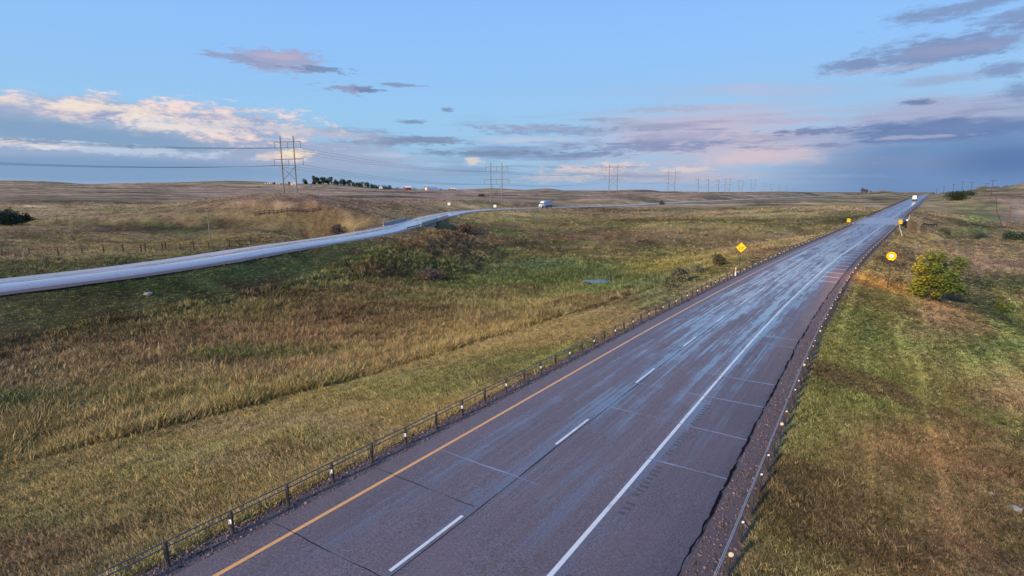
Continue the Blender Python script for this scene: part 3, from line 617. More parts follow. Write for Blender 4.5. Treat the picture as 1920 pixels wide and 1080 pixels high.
# lane dashes: 3 m painted, 6 m gap; fitted so one dash ends where the photographed one does
def stat_at(u, v):                  # station on the highway surface hit by this sight line
    Y = 30.0
    for _ in range(80): Y = 0.5*Y+0.5*float(mainD(Y))/dropof(v)
    return float(s_of(mainX, Y))
s0 = stat_at(862, 967); s0 = s_of(mainX, 15.4) if abs(s0) > 100 else s0
for k in range(-3, 60):
    e = s0+k*9.05; a = e-3.05
    ya, yb = float(y_of(mainX, a)), float(y_of(mainX, e))
    o = ribbon('lane_dash', mainX, mainD, np.linspace(ya, yb, 5), [-.055, .055], [.004, .004], M['white'], parent=hw)
# hatch bars on the shoulder before the bridge
for k in range(24):
    s_ = 62+k*4.6; Y0 = float(y_of(mainX, s_+20)); Y1 = float(y_of(mainX, s_+20.32))
    if Y1 > MB0-3: break
    ribbon('shoulder_bar', mainX, mainD, np.array([Y0, Y1]), [4.3, 6.2], [.005, .005], M['white'], parent=hw)
# transverse cracks, the lane joint and the broken shoulder edge
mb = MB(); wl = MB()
def crack(fx, fd, pts, w, up, tgt):          # pts in (station, offset)
    L = []
    for i, (s_, o) in enumerate(pts):
        ww = w*(0.85+1.1*float(fbm(np.array([i*0.21]), np.array([pts[0][1]*3.1]), 3, 17)[0])); ww = max(ww, w*.25); Y = float(y_of(fx, s_))
        p = rpt(fx, fd, Y, o, up); q0 = pts[max(i-1, 0)]; q1 = pts[min(i+1, len(pts)-1)]
        a = Vector(rpt(fx, fd, float(y_of(fx, q0[0])), q0[1])); b_ = Vector(rpt(fx, fd, float(y_of(fx, q1[0])), q1[1]))
        d = (b_-a).normalized(); nrm = Vector((-d.y, d.x, 0)).normalized()*ww/2; L += [Vector(p)+nrm, Vector(p)-nrm]
    tgt.add(L, [(2*i, 2*i+1, 2*i+3, 2*i+2) for i in range(len(pts)-1)])
s_ = 2.0
while s_ < 150:
    o0, o1 = random.choice([(-4.4, 0), (-4.4, 3.5), (-1.0, 6.4), (0.0, 6.4), (3.4, 6.4), (-4.4, 6.4), (-3.6, 1.2)]); nO = int((o1-o0)/0.22)+2; sl = random.uniform(-.02, .05); ph = random.random()*99
    pts = [(s_+sl*(o0+(o1-o0)*i/nO)+0.045*float(fbm(np.array([i*0.35]), np.array([ph]), 3, 2)[0]), o0+(o1-o0)*i/nO) for i in range(nO+1)]
    sheen_ = s_ > 17 and random.random() < .65
    crack(mainX, mainD, pts, 0.020 if not sheen_ else 0.075, .006, wl if sheen_ else mb); s_ += random.uniform(2.2, 5.2)
seg = [(s_, 0.16+0.05*float(fbm(np.array([s_*0.3]), np.array([3.0]), 3, 4)[0])) for s_ in np.arange(-8, 130, 0.5)]; crack(mainX, mainD, seg, .03, .0055, mb)
seg = [(s_, 6.40+0.10*float(fbm(np.array([s_*0.9]), np.array([8.0]), 5, 6, .7)[0])) for s_ in np.arange(-8, 160, 0.12)]; crack(mainX, mainD, seg, .075, .008, mb)
tag(part('asphalt_crack', mb.mesh('asphalt_crack', M['crack']), hw), kind='stuff')
tag(part('joint_sky_sheen', wl.mesh('joint_sky_sheen', M['joint_sheen']), hw), kind='stuff')  # wet joints with their reflected sky put into the colour
# rumble strip beside the white line: short milled grooves
rb = MB()
for s_ in np.arange(8, 110, 0.32):
    if fbm(np.array([s_/6]), np.array([0.5]), 2, 44)[0] < -0.05 or random.random() < .2: continue
    Y = float(y_of(mainX, s_)); Y2 = float(y_of(mainX, s_+0.13)); a = [rpt(mainX, mainD, Y, 3.95, .005), rpt(mainX, mainD, Y, 4.2+.05*math.sin(s_*5), .005), rpt(mainX, mainD, Y2, 4.2+.05*math.sin(s_*5), .005), rpt(mainX, mainD, Y2, 3.95, .005)]
    rb.add(a, [(0, 1, 2, 3)])
M['groove'] = mat('milled_groove', (0.085, 0.064, 0.066), 0.4); tag(part('rumble_strip', rb.mesh('rumble_strip', M['groove']), hw), kind='stuff')

# ------------------------------------------------------------------ bridges
def bridge(name, label, fx, fd, y0, y1, hl, hr, girder, kerb_h, piers, wing, deckmat):
    T = thing(name, label, 'bridge', rpt(fx, fd, (y0+y1)/2, 0, -2)); o0 = Vector(T.location)
    ys = np.linspace(y0, y1, 12)
    d = ribbon('deck_surface', fx, fd, ys, [-hl, -hl/2, 0, hr/2, hr], [.012]*5, deckmat); d.parent = T; d.matrix_parent_inverse = Matrix.Translation(-o0)
    X, Yc, Z, tx, ty = frame(fx, fd, ys)
    def strip(nm, oa, ob, za, zb, m):
        b = MB()
        for i in range(len(ys)-1):
            v = []
            for k in (i, i+1):
                for (o_, z_) in ((oa, za), (ob, za), (ob, zb), (oa, zb)): v.append(Vector((X[k]+ty[k]*o_, Yc[k]-tx[k]*o_, Z[k]+z_))-o0)
            b.add(v, [(0, 1, 5, 4), (1, 2, 6, 5), (2, 3, 7, 6), (3, 0, 4, 7)]+([(0, 3, 2, 1)] if i == 0 else [])+([(4, 5, 6, 7)] if i == len(ys)-2 else []))
        return part(nm, b.mesh(nm, m), T)
    strip('deck_slab', -hl-.25, hr+.25, -0.45, -0.004, M['conc'])
    for o_ in np.linspace(-hl+.4, hr-.4, 4): strip('girder', o_-.25, o_+.25, -0.45-girder, -0.453, M['conc_dk'] if abs(o_) < hl-1 else M['conc'])  # inner girders take a darker concrete than the outer ones
    if kerb_h > .5:
        for (a, b_) in ((-hl-.27, -hl+.05), (hr-.05, hr+.27)): strip('parapet', a, b_, 0.0, kerb_h, M['conc'])
        for (a, b_) in ((-hl-.20, -hl-.08), (hr+.08, hr+.20)): strip('handrail', a, b_, kerb_h+.18, kerb_h+.28, M['postg'])
    else:
        for (a, b_) in ((-hl-.27, -hl+.1), (hr-.1, hr+.27)): strip('kerb', a, b_, 0.0, kerb_h, M['conc'])
    for yy in piers:
        p0 = Vector(rpt(fx, fd, yy, 0, -0.5-girder)); _, _, _, ax, ay = frame(fx, fd, yy); L = MB(); a = Vector((float(ay), -float(ax), 0))
        for o_ in np.linspace(-hl+.6, hr-.6, 4): c = p0+a*o_-o0; L = MB(); L.tube(c+Vector((0, 0, -6)), c, .3, .3, 10); part('pier_column', L.mesh('pier_column', M['conc']), T)
    for k_, yy in enumerate((y0, y1)):
        X1, Y1, Z1, ax, ay = [float(q) for q in frame(fx, fd, yy)]; Mx = Matrix.Translation(Vector((X1, Y1, Z1))-o0)@Matrix(((ay, ax, 0, 0), (-ax, ay, 0, 0), (0, 0, 1, 0), (0, 0, 0, 1)))
        L = MB(); L.box(((hr-hl)/2, 0.25 if k_ else -0.25, -0.46-girder-1.2), (hl+hr+.5, .6, 2.4+girder*2), Mx)
        if wing:
            for sgn, h_ in ((1, hr), (-1, hl)): L.prism([(0, 0), (3.2*sgn, -1.9), (3.2*sgn, -3.2), (0, -3.2)], -0.2, 0.2, Mx@Matrix.Translation((sgn*h_, 0, -.3)))
        part('abutment', L.mesh('abutment', M['conc']), T)
    return T
bridge('highway_bridge', 'pale wet concrete bridge deck carrying the near highway over the creek', mainX, mainD, MB0, MB1, 4.9, 6.9, 0.9, 0.25, (185, 196), False, M['deck'])
bridge('far_road_bridge', 'concrete bridge with solid side wall carrying the left road over the creek', leftX, leftD, LBs, LBe, 5.6, 5.6, 1.2, 0.95, (167.5, 177), True, M['road2'])
# flared barriers on the far road at the bridge
def rail_thing(name, label, pts, h, matr, spacing=2.0, cat='barrier', postm='post'):
    T = thing(name, label, cat, pts[0]); o0 = Vector(pts[0]); b = MB(); P = [Vector(p)-o0 for p in pts]
    for a, c in zip(P[:-1], P[1:]):
        d = (c-a).normalized(); nrm = Vector((-d.y, d.x, 0)).normalized()*.05; up0 = Vector((0, 0, h-.32)); up1 = Vector((0, 0, h))
        b.add([a-nrm+up0, a+nrm+up0, a+nrm+up1, a-nrm+up1, c-nrm+up0, c+nrm+up0, c+nrm+up1, c-nrm+up1], [(0, 1, 2, 3), (7, 6, 5, 4), (0, 4, 5, 1), (1, 5, 6, 2), (2, 6, 7, 3), (3, 7, 4, 0)])
    part('rail_beam', b.mesh('rail_beam', matr), T)
    pm = MB(); pm.box((0, 0, h/2-.2), (.16, .16, h+.4)); pme = pm.mesh('rail_post', M[postm]); L = 0
    for a, c in zip(P[:-1], P[1:]):
        k = max(1, int((c-a).length/spacing))
        for i in range(k): part('post', pme, T, a.lerp(c, i/k)+Vector((0, 0, 0)))
    return T
def rp(Y, o, up=0.0): return rpt(leftX, leftD, Y, o, up)
rail_thing('guardrail', 'short orange-stained guardrail on the far side of the left road before its bridge', [rp(q, -5.5) for q in (136, 143, 151, 158)], .75, M['orange'])
rail_thing('guardrail', 'pale guardrail on the far side of the left road just past its bridge', [rp(186, -5.5), rp(192, -5.6), rp(199, -6.2), rp(206, -7.4)], .8, M['postg'])
rail_thing('guardrail', 'reddish guardrail on the near side of the left road just past its bridge', [rp(186, 5.5), rp(194, 5.55), rp(202, 5.6), rp(212, 5.8)], .75, M['orange'])
rail_thing('guardrail', 'thin pale guardrail on the near side of the left road approaching the bridge', [rp(144, 5.6), rp(151, 5.55), rp(158, 5.5)], .6, M['postg'])

# ------------------------------------------------------------------ cable barriers along the highway
def post_mesh(h, m1, kind='round'):
    b = MB(); b.tube((0, 0, -0.35), (0, 0, h), .062, .058, 8); return b.mesh('barrier_post', m1, smooth=False)
pm_dark = post_mesh(.82, M['post']); 
def refl_mesh(w, h, m1, z):
    b = MB(); b.box((0, -.085, z), (w, .02, h)); return b.mesh('reflector', m1, bevel=.004)
def disc_mesh(r, m1, z):
    b = MB(); b.tube((0, -.08, z), (0, -.105, z), r, r, 12); return b.mesh('reflector', m1)
RW = refl_mesh(.09, .14, M['refl'], .52); RT = refl_mesh(.065, .06, M['refl'], .80); RD = disc_mesh(.068, M['refla'], .80); RB = refl_mesh(.11, .20, M['redband'], .34); RTa = refl_mesh(.12, .12, M['refla'], .80)
def barrier(label, side, s0_, s1_, step, off, cables, which):
    T = thing('cable_barrier', label, 'barrier', rpt(mainX, mainD, float(y_of(mainX, s0_)), off, -.1)); o0 = Vector(T.location); tops = []
    k = 0; s_ = s0_
    while s_ < s1_ and k < 295:
        Y = float(y_of(mainX, s_)); p = Vector(rpt(mainX, mainD, Y, off, -.10))
        ln = R(random.uniform(-2, 2)); P = part('post', pm_dark, T, p-o0, (ln, R(random.uniform(-2, 2)), 0))
        r = which(k)
        if r: part('reflector', r, P)
        if r is RW and k % 8 == 2: part('red_band', RB, P)
        tops.append((s_, p-o0)); k += 1; s_ += step*random.uniform(.97, 1.03)
    for hz in cables:
        b = MB(); pts = []
        for (s_, p) in tops: pts.append(p+Vector((-.09, 0, hz) if side < 0 else (-.12, .03, hz)))
        b.path(pts, .021 if side < 0 else .012, 5); part('cable', b.mesh('cable', M['cable'] if side < 0 else M['cable_new']), T)
    return T
barrier('low cable barrier of dark posts along the yellow-line side of the highway, left of it', -1, float(s_of(mainX, 7.0)), float(s_of(mainX, MB0-3)), 1.78, -4.98, (.78, .62), lambda k: RW if k % 2 else None)
barrier('low cable barrier of dark posts with white-capped reflectors along the right shoulder', 1, float(s_of(mainX, 7.0)), float(s_of(mainX, MB0-2)), 1.66, 7.45, (.74, .58), lambda k: (RD if k % 6 == 1 else (RT if k % 3 else None)) if k < 45 else (RTa if k % 3 == 0 else None))
barrier('dark post barrier on the left of the highway beyond its bridge', -1, float(s_of(mainX, MB1+3)), float(s_of(mainX, 520)), 3.0, -4.98, (.75, .5), lambda k: None)
barrier('short dark post barrier on the right of the highway just beyond its bridge', 1, float(s_of(mainX, MB1+8)), float(s_of(mainX, 300)), 2.4, 7.45, (.74, .5), lambda k: None)
# flared row of reflector posts running down the bank from the bridge corner
T = thing('flared_barrier', 'short row of reflector posts running down the bank from the right bridge corner', 'barrier', rpt(mainX, mainD, MB0-4, 7.6)); o0 = Vector(T.location)
a0 = Vector(rpt(mainX, mainD, MB0-4, 7.7)); b0 = px(1689, 456, 138); fl = []
for i in range(10):
    q = a0.lerp(Vector((b0[0], b0[1], 0)), i/9); zt = px(1683+6*i/9, 432+23*i/9, q.y)[2]; q.z = gz(q.x, q.y); h_ = max(.7, min(2.2, zt-q.z)); b = MB(); b.tube((0, 0, -.3), (0, 0, h_), .09, .09, 7); P = part('post', b.mesh('post', M['post']), T, q-o0)
    part('reflector', disc_mesh(.14, M['refla'], h_-.1), P); fl.append(q-o0+Vector((0, 0, h_-.3)))
b = MB(); b.path(fl, .015); part('cable', b.mesh('cable', M['cable']), T)

# ------------------------------------------------------------------ signs and markers
def diamond_sign():
    p = Vector(rpt(mainX, mainD, 92.5, -8.2)); p = ground(1387, 500); zt = px(1389, 464, p.y)[2]-p.z; s = 0.82
    T = thing('warning_sign', 'yellow diamond warning sign with dark marks on a post left of the highway', 'sign', p, R(-20))
    b = MB(); b.box((0, .05, (zt+.4)/2-.2), (.09, .06, zt+.8)); part('sign_post', b.mesh('sign_post', M['wood_dk']), T)
    b = MB(); b.add([(-s, 0, zt), (0, 0, zt-s), (s, 0, zt), (0, 0, zt+s), (-s, .03, zt), (0, .03, zt-s), (s, .03, zt), (0, .03, zt+s)], [(0, 1, 2, 3), (7, 6, 5, 4), (0, 4, 5, 1), (1, 5, 6, 2), (2, 6, 7, 3), (3, 7, 4, 0)])
    pl = part('sign_panel', b.mesh('sign_panel', M['signy']), T)
    b = MB()
    for (x, z, w, h, r) in ((-.30, .10, .34, .08, 0), (.12, -.08, .10, .34, -25), (.02, -.32, .22, .09, -10), (.30, .05, .26, .09, 15), (-.22, -.14, .10, .22, 20)):
        b.box((0, 0, 0), (w, .01, h), Matrix.Translation((x, -.012, zt+z))@Matrix.Rotation(R(r), 4, 'Y'))
    part('sign_mark', b.mesh('sign_mark', M['black']), pl)
    b = MB(); k = s*.90
    ring = [(-s+.03, zt), (0, zt-s+.03), (s-.03, zt), (0, zt+s-.03)]; inn = [(-k, zt), (0, zt-k), (k, zt), (0, zt+k)]
    b.add([(x, -.006, z) for x, z in ring]+[(x, -.006, z) for x, z in inn], [(i, (i+1) % 4, 4+(i+1) % 4, 4+i) for i in range(4)]); part('sign_border', b.mesh('sign_border', M['black']), pl)
diamond_sign()
def hazard(label, u, v, Y, off):
    p = Vector(rpt(mainX, mainD, Y, off, -.1)); T = thing('hazard_marker', label, 'marker', p, R(-25)); b = MB(); b.box((0, .04, .7), (.1, .06, 1.8)); part('marker_post', b.mesh('marker_post', M['wood_dk']), T)
    b = MB(); b.box((0, 0, 1.25), (1.0, .03, 1.2)); P = part('marker_panel', b.mesh('marker_panel', M['signy']), T); b = MB()
    for i in range(2):
        z = .85+i*.55; b.add([(-.49, -.022, z), (.49, -.022, z+.3), (.49, -.022, z+.44), (-.49, -.022, z+.14)], [(0, 1, 2, 3)])
    part('stripe', b.mesh('stripe', M['black']), P)
hazard('yellow hazard board with dark stripes at the left corner of the highway bridge', 0, 0, MB0-1.5, -6.1)
hazard('yellow hazard board with dark stripes at the right corner of the highway bridge', 0, 0, MB0-1.5, 7.9)
p = Vector(rpt(mainX, mainD, MB0+6, 9.2, -.6)); T = thing('delineator', 'slim dark post with one round white reflector beside the right hazard board', 'marker', p, R(-25)); b = MB(); b.tube((0, 0, -.8), (0, 0, 2.0), .06, .06, 8); part('post', b.mesh('post', M['post']), T); b = MB(); b.tube((0, -.05, 1.8), (0, -.08, 1.8), .3, .3, 12); part('reflector', b.mesh('reflector', M['refl']), T)
p = Vector(rpt(mainX, mainD, MB1+2, 8.6, -.3)); T = thing('marker_post', 'thin pale marker post at the far right corner of the highway bridge', 'marker', p); b = MB(); b.box((0, 0, .6), (.10, .08, 1.8)); part('post', b.mesh('post', M['wallw']), T); b = MB(); b.box((0, -.06, 1.3), (.14, .02, .25)); part('reflector', b.mesh('reflector', M['orange']), T)
p = Vector(rpt(mainX, mainD, 72.0, -5.15, -.1)); g_ = ground(1361, 526); T = thing('delineator', 'pale orange-white delineator post in line with the left cable barrier', 'marker', Vector(rpt(mainX, mainD, g_.y, -5.1, -.1)), R(-30)); b = MB(); b.box((0, 0, .45), (.17, .06, 1.3)); part('post', b.mesh('post', M['roofw']), T); b = MB(); b.box((0, -.04, .85), (.15, .02, .3)); part('reflector', b.mesh('reflector', M['orange']), T)
def white_sign(label, u, vb, vt):
    p = ground(u, vb, 150); h = px(u, vt, p.y)[2]-p.z; T = thing('road_sign', label, 'sign', p, R(10)); b = MB(); b.box((0, .04, h/2-.3), (.12, .08, h+.6)); part('sign_post', b.mesh('sign_post', M['wood_dk']), T)
    b = MB(); b.box((0, 0, h-.8), (1.5, .04, 1.4)); part('sign_panel', b.mesh('sign_panel', M['signw'], bevel=.01), T)
white_sign('small white square sign behind the left road, the nearer to its bridge', 842, 392, 379.5)
white_sign('small white square sign on the near side of the left road, right of the other', 928, 397, 383.5)

# ------------------------------------------------------------------ amber beacon on the bank
g_ = ground(1664, 540); zt = px(1665, 480, g_.y)[2]-g_.z
T = thing('warning_beacon', 'glowing amber warning lamp on a short post on the grass bank', 'lamp', g_); b = MB(); b.tube((0, 0, -.4), (0, 0, zt-.35), .07, .06, 8); part('lamp_post', b.mesh('lamp_post', M['post']), T)
bm = bmesh.new(); bmesh.ops.create_uvsphere(bm, u_segments=24, v_segments=16, radius=.52); me = bpy.data.meshes.new('lamp_globe'); bm.to_mesh(me); bm.free(); me.materials.append(M['lampcore']); me.polygons.foreach_set('use_smooth', [True]*len(me.polygons)); gl = part('lamp_globe', me, T, (0, 0, zt)); me.materials.clear(); me.materials.append(M['amber_glass'])
bm = bmesh.new(); bmesh.ops.create_uvsphere(bm, u_segments=20, v_segments=12, radius=.19); me = bpy.data.meshes.new('lamp_bulb'); bm.to_mesh(me); bm.free(); me.materials.append(M['lampcore']); me.polygons.foreach_set('use_smooth', [True]*len(me.polygons)); part('lamp_bulb', me, T, (0, 0, zt))
b = MB(); b.tube((0, 0, zt-.66), (0, 0, zt-.46), .22, .34, 14); part('lamp_collar', b.mesh('lamp_collar', M['black']), T)
ld = bpy.data.lights.new('beacon_light', 'POINT'); ld.energy = 13000; ld.color = (1.0, .46, .04); ld.shadow_soft_size = .55; lo = bpy.data.objects.new('beacon_light', ld); COL.objects.link(lo); lo.location = g_+Vector((0, 0, zt)); pass

# ------------------------------------------------------------------ vehicles
def wheel(T, x, y, r=.5, w=.3, name='wheel'):
    b = MB(); b.tube((x-w/2, y, r), (x+w/2, y, r), r, r, 14); P = part(name, b.mesh('tyre', M['tyre']), T); b = MB(); b.tube((x-w/2-.01, y, r), (x+w/2+.01, y, r), r*.5, r*.5, 10); part('rim', b.mesh('rim', M['chrome']), P)
def semi(label, pos, rz, L=13.6):    # nose towards -Y
    T = thing('semi_truck', label, 'truck', pos, rz); b = MB()
    b.prism([(-1.0, .9), (1.0, .9), (1.05, 1.75), (.85, 2.0), (-.85, 2.0), (-1.05, 1.75)], -3.4, -1.6); part('hood', b.mesh('hood', M['truckw'], bevel=.05), T)
    b = MB(); b.box((0, -.1, 1.95), (2.4, 2.9, 2.1)); part('cab', b.mesh('cab', M['truckw'], bevel=.08), T)
    b = MB(); b.add([(-1.15, -1.5, 3.0), (1.15, -1.5, 3.0), (1.2, 1.3, 3.0), (-1.2, 1.3, 3.0), (-1.0, -.2, 3.95), (1.0, -.2, 3.95), (1.15, 1.3, 4.05), (-1.15, 1.3, 4.05)], [(3, 2, 1, 0), (4, 5, 6, 7), (0, 1, 5, 4), (1, 2, 6, 5), (2, 3, 7, 6), (3, 0, 4, 7)]); part('roof_fairing', b.mesh('roof_fairing', M['truckw'], bevel=.04), T)
    b = MB(); b.box((0, -1.56, 2.45), (2.1, .06, .75)); part('windshield', b.mesh('windshield', M['glass']), T)
    for sx in (-1, 1): b = MB(); b.box((sx*1.21, -.8, 2.4), (.04, .9, .7)); part('side_window', b.mesh('side_window', M['glass']), T)
    b = MB(); b.box((0, -3.46, 1.25), (1.2, .08, .8)); part('grille', b.mesh('grille', M['chrome']), T)
    for sx in (-1, 1): b = MB(); b.box((sx*.85, -3.44, 1.15), (.3, .08, .22)); part('headlight', b.mesh('headlight', M['refl']), T)
    b = MB(); b.box((0, -3.5, .6), (2.4, .25, .4)); part('bumper', b.mesh('bumper', M['chrome']), T)
    b = MB(); b.box((0, 1.9+L/2, 2.65), (2.6, L, 2.75)); part('trailer', b.mesh('trailer', M['trailer'], bevel=.04), T)
    b = MB(); b.box((0, 1.9+L, 2.65), (2.5, .06, 2.65)); D_ = part('rear_door', b.mesh('rear_door', M['truckw']), T)
    b = MB(); b.box((0, 1.95+L, 2.65), (.06, .03, 2.6)); part('door_seam', b.mesh('door_seam', M['tyre']), D_)
    for sx in (-1, 1): b = MB(); b.box((sx*1.1, 1.95+L, 1.15), (.3, .06, .18)); part('tail_light', b.mesh('tail_light', M['redlight']), T)
    b = MB(); b.box((0, 2+L/2, 1.0), (.9, L+2, .3)); part('chassis', b.mesh('chassis', M['tyre']), T)
    for sx in (-1, 1):
        for y in (-2.6, 1.6, 2.9, L-.6, L+.7): wheel(T, sx*1.1, y)
    return T
Y = 338.0; X, Yc, Z, tx, ty = [float(q) for q in frame(leftX, leftD, Y)]
for _ in range(30):
    X, Yc, Z, tx, ty = [float(q) for q in frame(leftX, leftD, Y)]
    u_ = project(X+ty*2, Yc-tx*2, Z)[0]; Y += (1018-u_)*0.35
tp = rpt(leftX, leftD, Y, 1.9, .01); semi('white semi-trailer truck coming round the bend of the left road', tp, math.atan2(ty, tx)-math.pi/2+R(24), 9.0)
Y = 430.0; X, Yc, Z, tx, ty = [float(q) for q in frame(mainX, mainD, Y)]
semi('white box trailer seen from behind, driving away at the far end of the highway', rpt(mainX, mainD, Y, 1.9, .01), math.atan2(ty, tx)+math.pi/2, 13.6)
def car(label, pos, rz):
    T = thing('car', label, 'car', pos, rz); b = MB(); b.prism([(-2.2, .35), (2.2, .35), (2.25, .8), (1.2, .95), (.6, 1.45), (-1.2, 1.45), (-2.0, .95), (-2.25, .85)], -.88, .88); part('body', b.mesh('body', M['cardark'], bevel=.05), T)
    for sy in (-.9, .9): b = MB(); b.prism([(-1.7, .95), (1.0, .95), (.55, 1.38), (-1.15, 1.38)], sy-.01, sy+.01); part('side_window', b.mesh('side_window', M['glass']), T)
    for x in (-1.4, 1.4):
        for y in (-.8, .8): b = MB(); b.tube((x, y-.12, .34), (x, y+.12, .34), .34, .34, 12); part('wheel', b.mesh('wheel', M['tyre']), T)
    b = MB(); b.box((-2.24, 0, .72), (.05, 1.4, .14)); part('headlight', b.mesh('headlight', M['refl']), T)
Y = 560.0
for _ in range(30):
    X, Yc, Z, tx, ty = [float(q) for q in frame(leftX, leftD, Y)]; u_ = project(X, Yc, Z)[0]; Y += (1413-u_)*0.8
car('distant dark car on the left road, near where it fades into the hills', rpt(leftX, leftD, Y, 1.8, .01), math.atan2(ty, tx))

# ------------------------------------------------------------------ transmission line
def hframe_meshes():
    out = {}; W_ = 3.6
    for sx, nm in ((-1, 'a'), (1, 'b')):
        b = MB(); b.tube((sx*W_, 0, -1.5), (sx*W_, 0, 25), .30, .21, 8); out['pole'+nm] = b.mesh('pole', M['wood'])
    b = MB(); b.box((0, .25, 22.8), (14.6, .22, .34)); out['arm1'] = b.mesh('crossarm', M['wood']); b = MB(); b.box((0, .25, 15.3), (16.4, .22, .36)); out['arm2'] = b.mesh('crossarm', M['wood'])
    b = MB(); b.tube((-W_, .3, 11.6), (W_, .3, 6), .13, .13, 6); out['br1'] = b.mesh('brace', M['wood']); b = MB(); b.tube((W_, -.3, 11.6), (-W_, -.3, 6), .13, .13, 6); out['br2'] = b.mesh('brace', M['wood'])
    b = MB(); b.tube((0, 0, 0), (0, 0, -2.3), .10, .10, 6); b.tube((0, 0, -2.3), (0, 0, -2.5), .16, .16, 6); out['ins'] = b.mesh('insulator', M['ins'])
    b = MB(); b.box((0, 0, 25.1), (.9, .16, .14)); out['cap'] = b.mesh('pole_top_bracket', M['wood']); return out
HM = hframe_meshes(); INS = [(-7.1, 22.6), (0, 22.6), (7.1, 22.6), (-8.0, 15.1), (0, 15.1), (8.0, 15.1)]
def hframe(label, u, v, Y, full=True, rz=R(-20), scale=1.0):
    x = ray(u, v)[0]*Y; z = gz(x, Y); T = thing('transmission_tower', label, 'power tower', (x, Y, z), rz, None)
    pz = (CAMH+ray(u, v)[2]*Y)
    for k in ('polea', 'poleb'): part('pole', HM[k], T)
    for k in ('arm1', 'arm2'): part('crossarm', HM[k], T)
    for k in ('br1', 'br2'): part('brace', HM[k], T)
    if full:
        for (ix, iz) in INS: part('insulator', HM['ins'], T, (ix, .25, iz))
        for sx in (-3.6, 3.6): part('pole_bracket', HM['cap'], T, (sx, 0, 0))
    T.scale = (scale,)*3; return T
tw = []
for (u, v, Y, sc, lab) in ((545, 365, 243, 1.0, 'nearest and tallest wooden H-frame power tower, standing on the left hillside'), (931, 378, 329, 1.0, 'second nearest wooden H-frame power tower, rising behind the bend of the left road'), (1149, 364, 480, 1.0, 'third wooden H-frame power tower, right of the white truck'), (1258, 361, 610, 1.0, 'fourth wooden H-frame power tower, alone between the third and the single poles'),
        (1363, 361, 800, 1.0, 'far H-frame tower just right of the three single poles'), (1388, 361, 940, 1.0, 'far H-frame tower, second to the right of the single poles'), (1411, 361, 1000, 1.0, 'far H-frame tower, third to the right of the single poles'), (1433, 361, 1400, 1.0, 'faint H-frame tower at the horizon, fourth right of the single poles'), (1446, 361, 1500, 1.0, 'faint H-frame tower at the horizon, fifth right of the single poles'),
        (1461, 361, 1750, 1.0, 'tiny H-frame tower at the horizon, sixth right of the single poles'), (1474, 361, 2000, 1.0, 'tiny H-frame tower at the horizon, last but one of the row'), (1488, 361, 2300, 1.0, 'tiny last H-frame tower of the row at the horizon')):
    T = hframe(lab, u, v, Y, Y < 700, rz=R(-20) if Y < 700 else R(0), scale=sc); tw.append(T)
def place_single(label, u, Y, h):
    x = ray(u, 361)[0]*Y; T = thing('power_pole', label, 'power pole', (x, Y, gz(x, Y))); b = MB(); b.tube((0, 0, -1), (0, 0, h), .42, .30, 8); part('pole', b.mesh('pole', M['wood']), T)
    for z in (h-1.2, h-7.0): b = MB(); b.box((-1.4, 0, z), (4.4, .3, .35)); part('crossarm', b.mesh('crossarm', M['wood']), T); b = MB(); b.tube((-3.2, 0, z), (-3.2, 0, z-2.0), .2, .2, 6); part('insulator', b.mesh('insulator', M['ins']), T)
for u, lab in ((1308.5, 'leftmost of three single power poles in a row on the horizon'), (1327.5, 'middle one of three single power poles in a row on the horizon'), (1346.5, 'rightmost of three single power poles in a row on the horizon')): place_single(lab, u, 740, 20.5)
bpy.context.view_layer.update()
def wirepts(p0, p1, sag, n=18): return [p0.lerp(p1, i/n)-Vector((0, 0, 4*sag*(i/n)*(1-i/n))) for i in range(n+1)]
off0 = Matrix.Translation(Vector((-222, 138, tw[0].location.z+1.5)))@Matrix.Rotation(R(-35), 4, 'Z')
names = ['left conductor of the upper crossarms', 'middle conductor of the upper crossarms', 'right conductor of the upper crossarms', 'left conductor of the lower crossarms', 'middle conductor of the lower crossarms', 'right conductor of the lower crossarms']
for k, (ix, iz) in enumerate(INS):
    P = [off0@Vector((ix, .25, iz-2.4))]+[T.matrix_world@Vector((ix, .25, iz-2.4)) for T in tw[:7]]; b = MB()
    for j, (a, c) in enumerate(zip(P[:-1], P[1:])): b.path(wirepts(a, c, 1.6+(c-a).length*.010), .05 if j < 1 else (.04 if j < 3 else .03), 4)
    o = part('power_line', b.mesh('power_line', M['line'])); tag(o, 'thin overhead '+names[k]+' strung from tower to tower', 'wire', 'conductors of the transmission line')

# ------------------------------------------------------------------ T-poles
def tpole(label, u, vb, vt, Y, arm=2.4, m='wood_dk'):
    x = ray(u, vb)[0]*Y; z = gz(x, Y); h = px(u, vt, Y)[2]-z; r = max(.14, Y*.00028)
    T = thing('utility_pole', label, 'utility pole', (x, Y, z), R(-10)); b = MB(); b.tube((0, 0, -1), (0, 0, h+.3), r*1.15, r*.85, 8); part('pole', b.mesh('pole', M[m]), T)
    b = MB(); b.box((0, -.15, h-.3), (arm, .16, max(.2, Y*.0005))); part('crossarm', b.mesh('crossarm', M[m]), T)
    b = MB()
    for q in (-.45, 0, .45): b.tube((q*arm, -.15, h-.3), (q*arm, -.15, h+.15), .06, .05, 6)
    part('insulator', b.mesh('insulator', M['ins']), T); return T
tpole('short pale pole with a small crossarm standing in the field left of the left road', 394, 446, 391, 139, 1.2, 'wood')
tpole('reddish T-shaped utility pole in the field at the right edge, nearest of them', 1887, 441, 386, 200, 3.6, 'wood_r')
tpole('tall T-shaped utility pole on the right skyline, highest of the row', 1857, 372, 338, 350, 4.2)
tpole('T-shaped utility pole just left of the highest one on the right skyline', 1847, 361, 344, 520, 6.0)
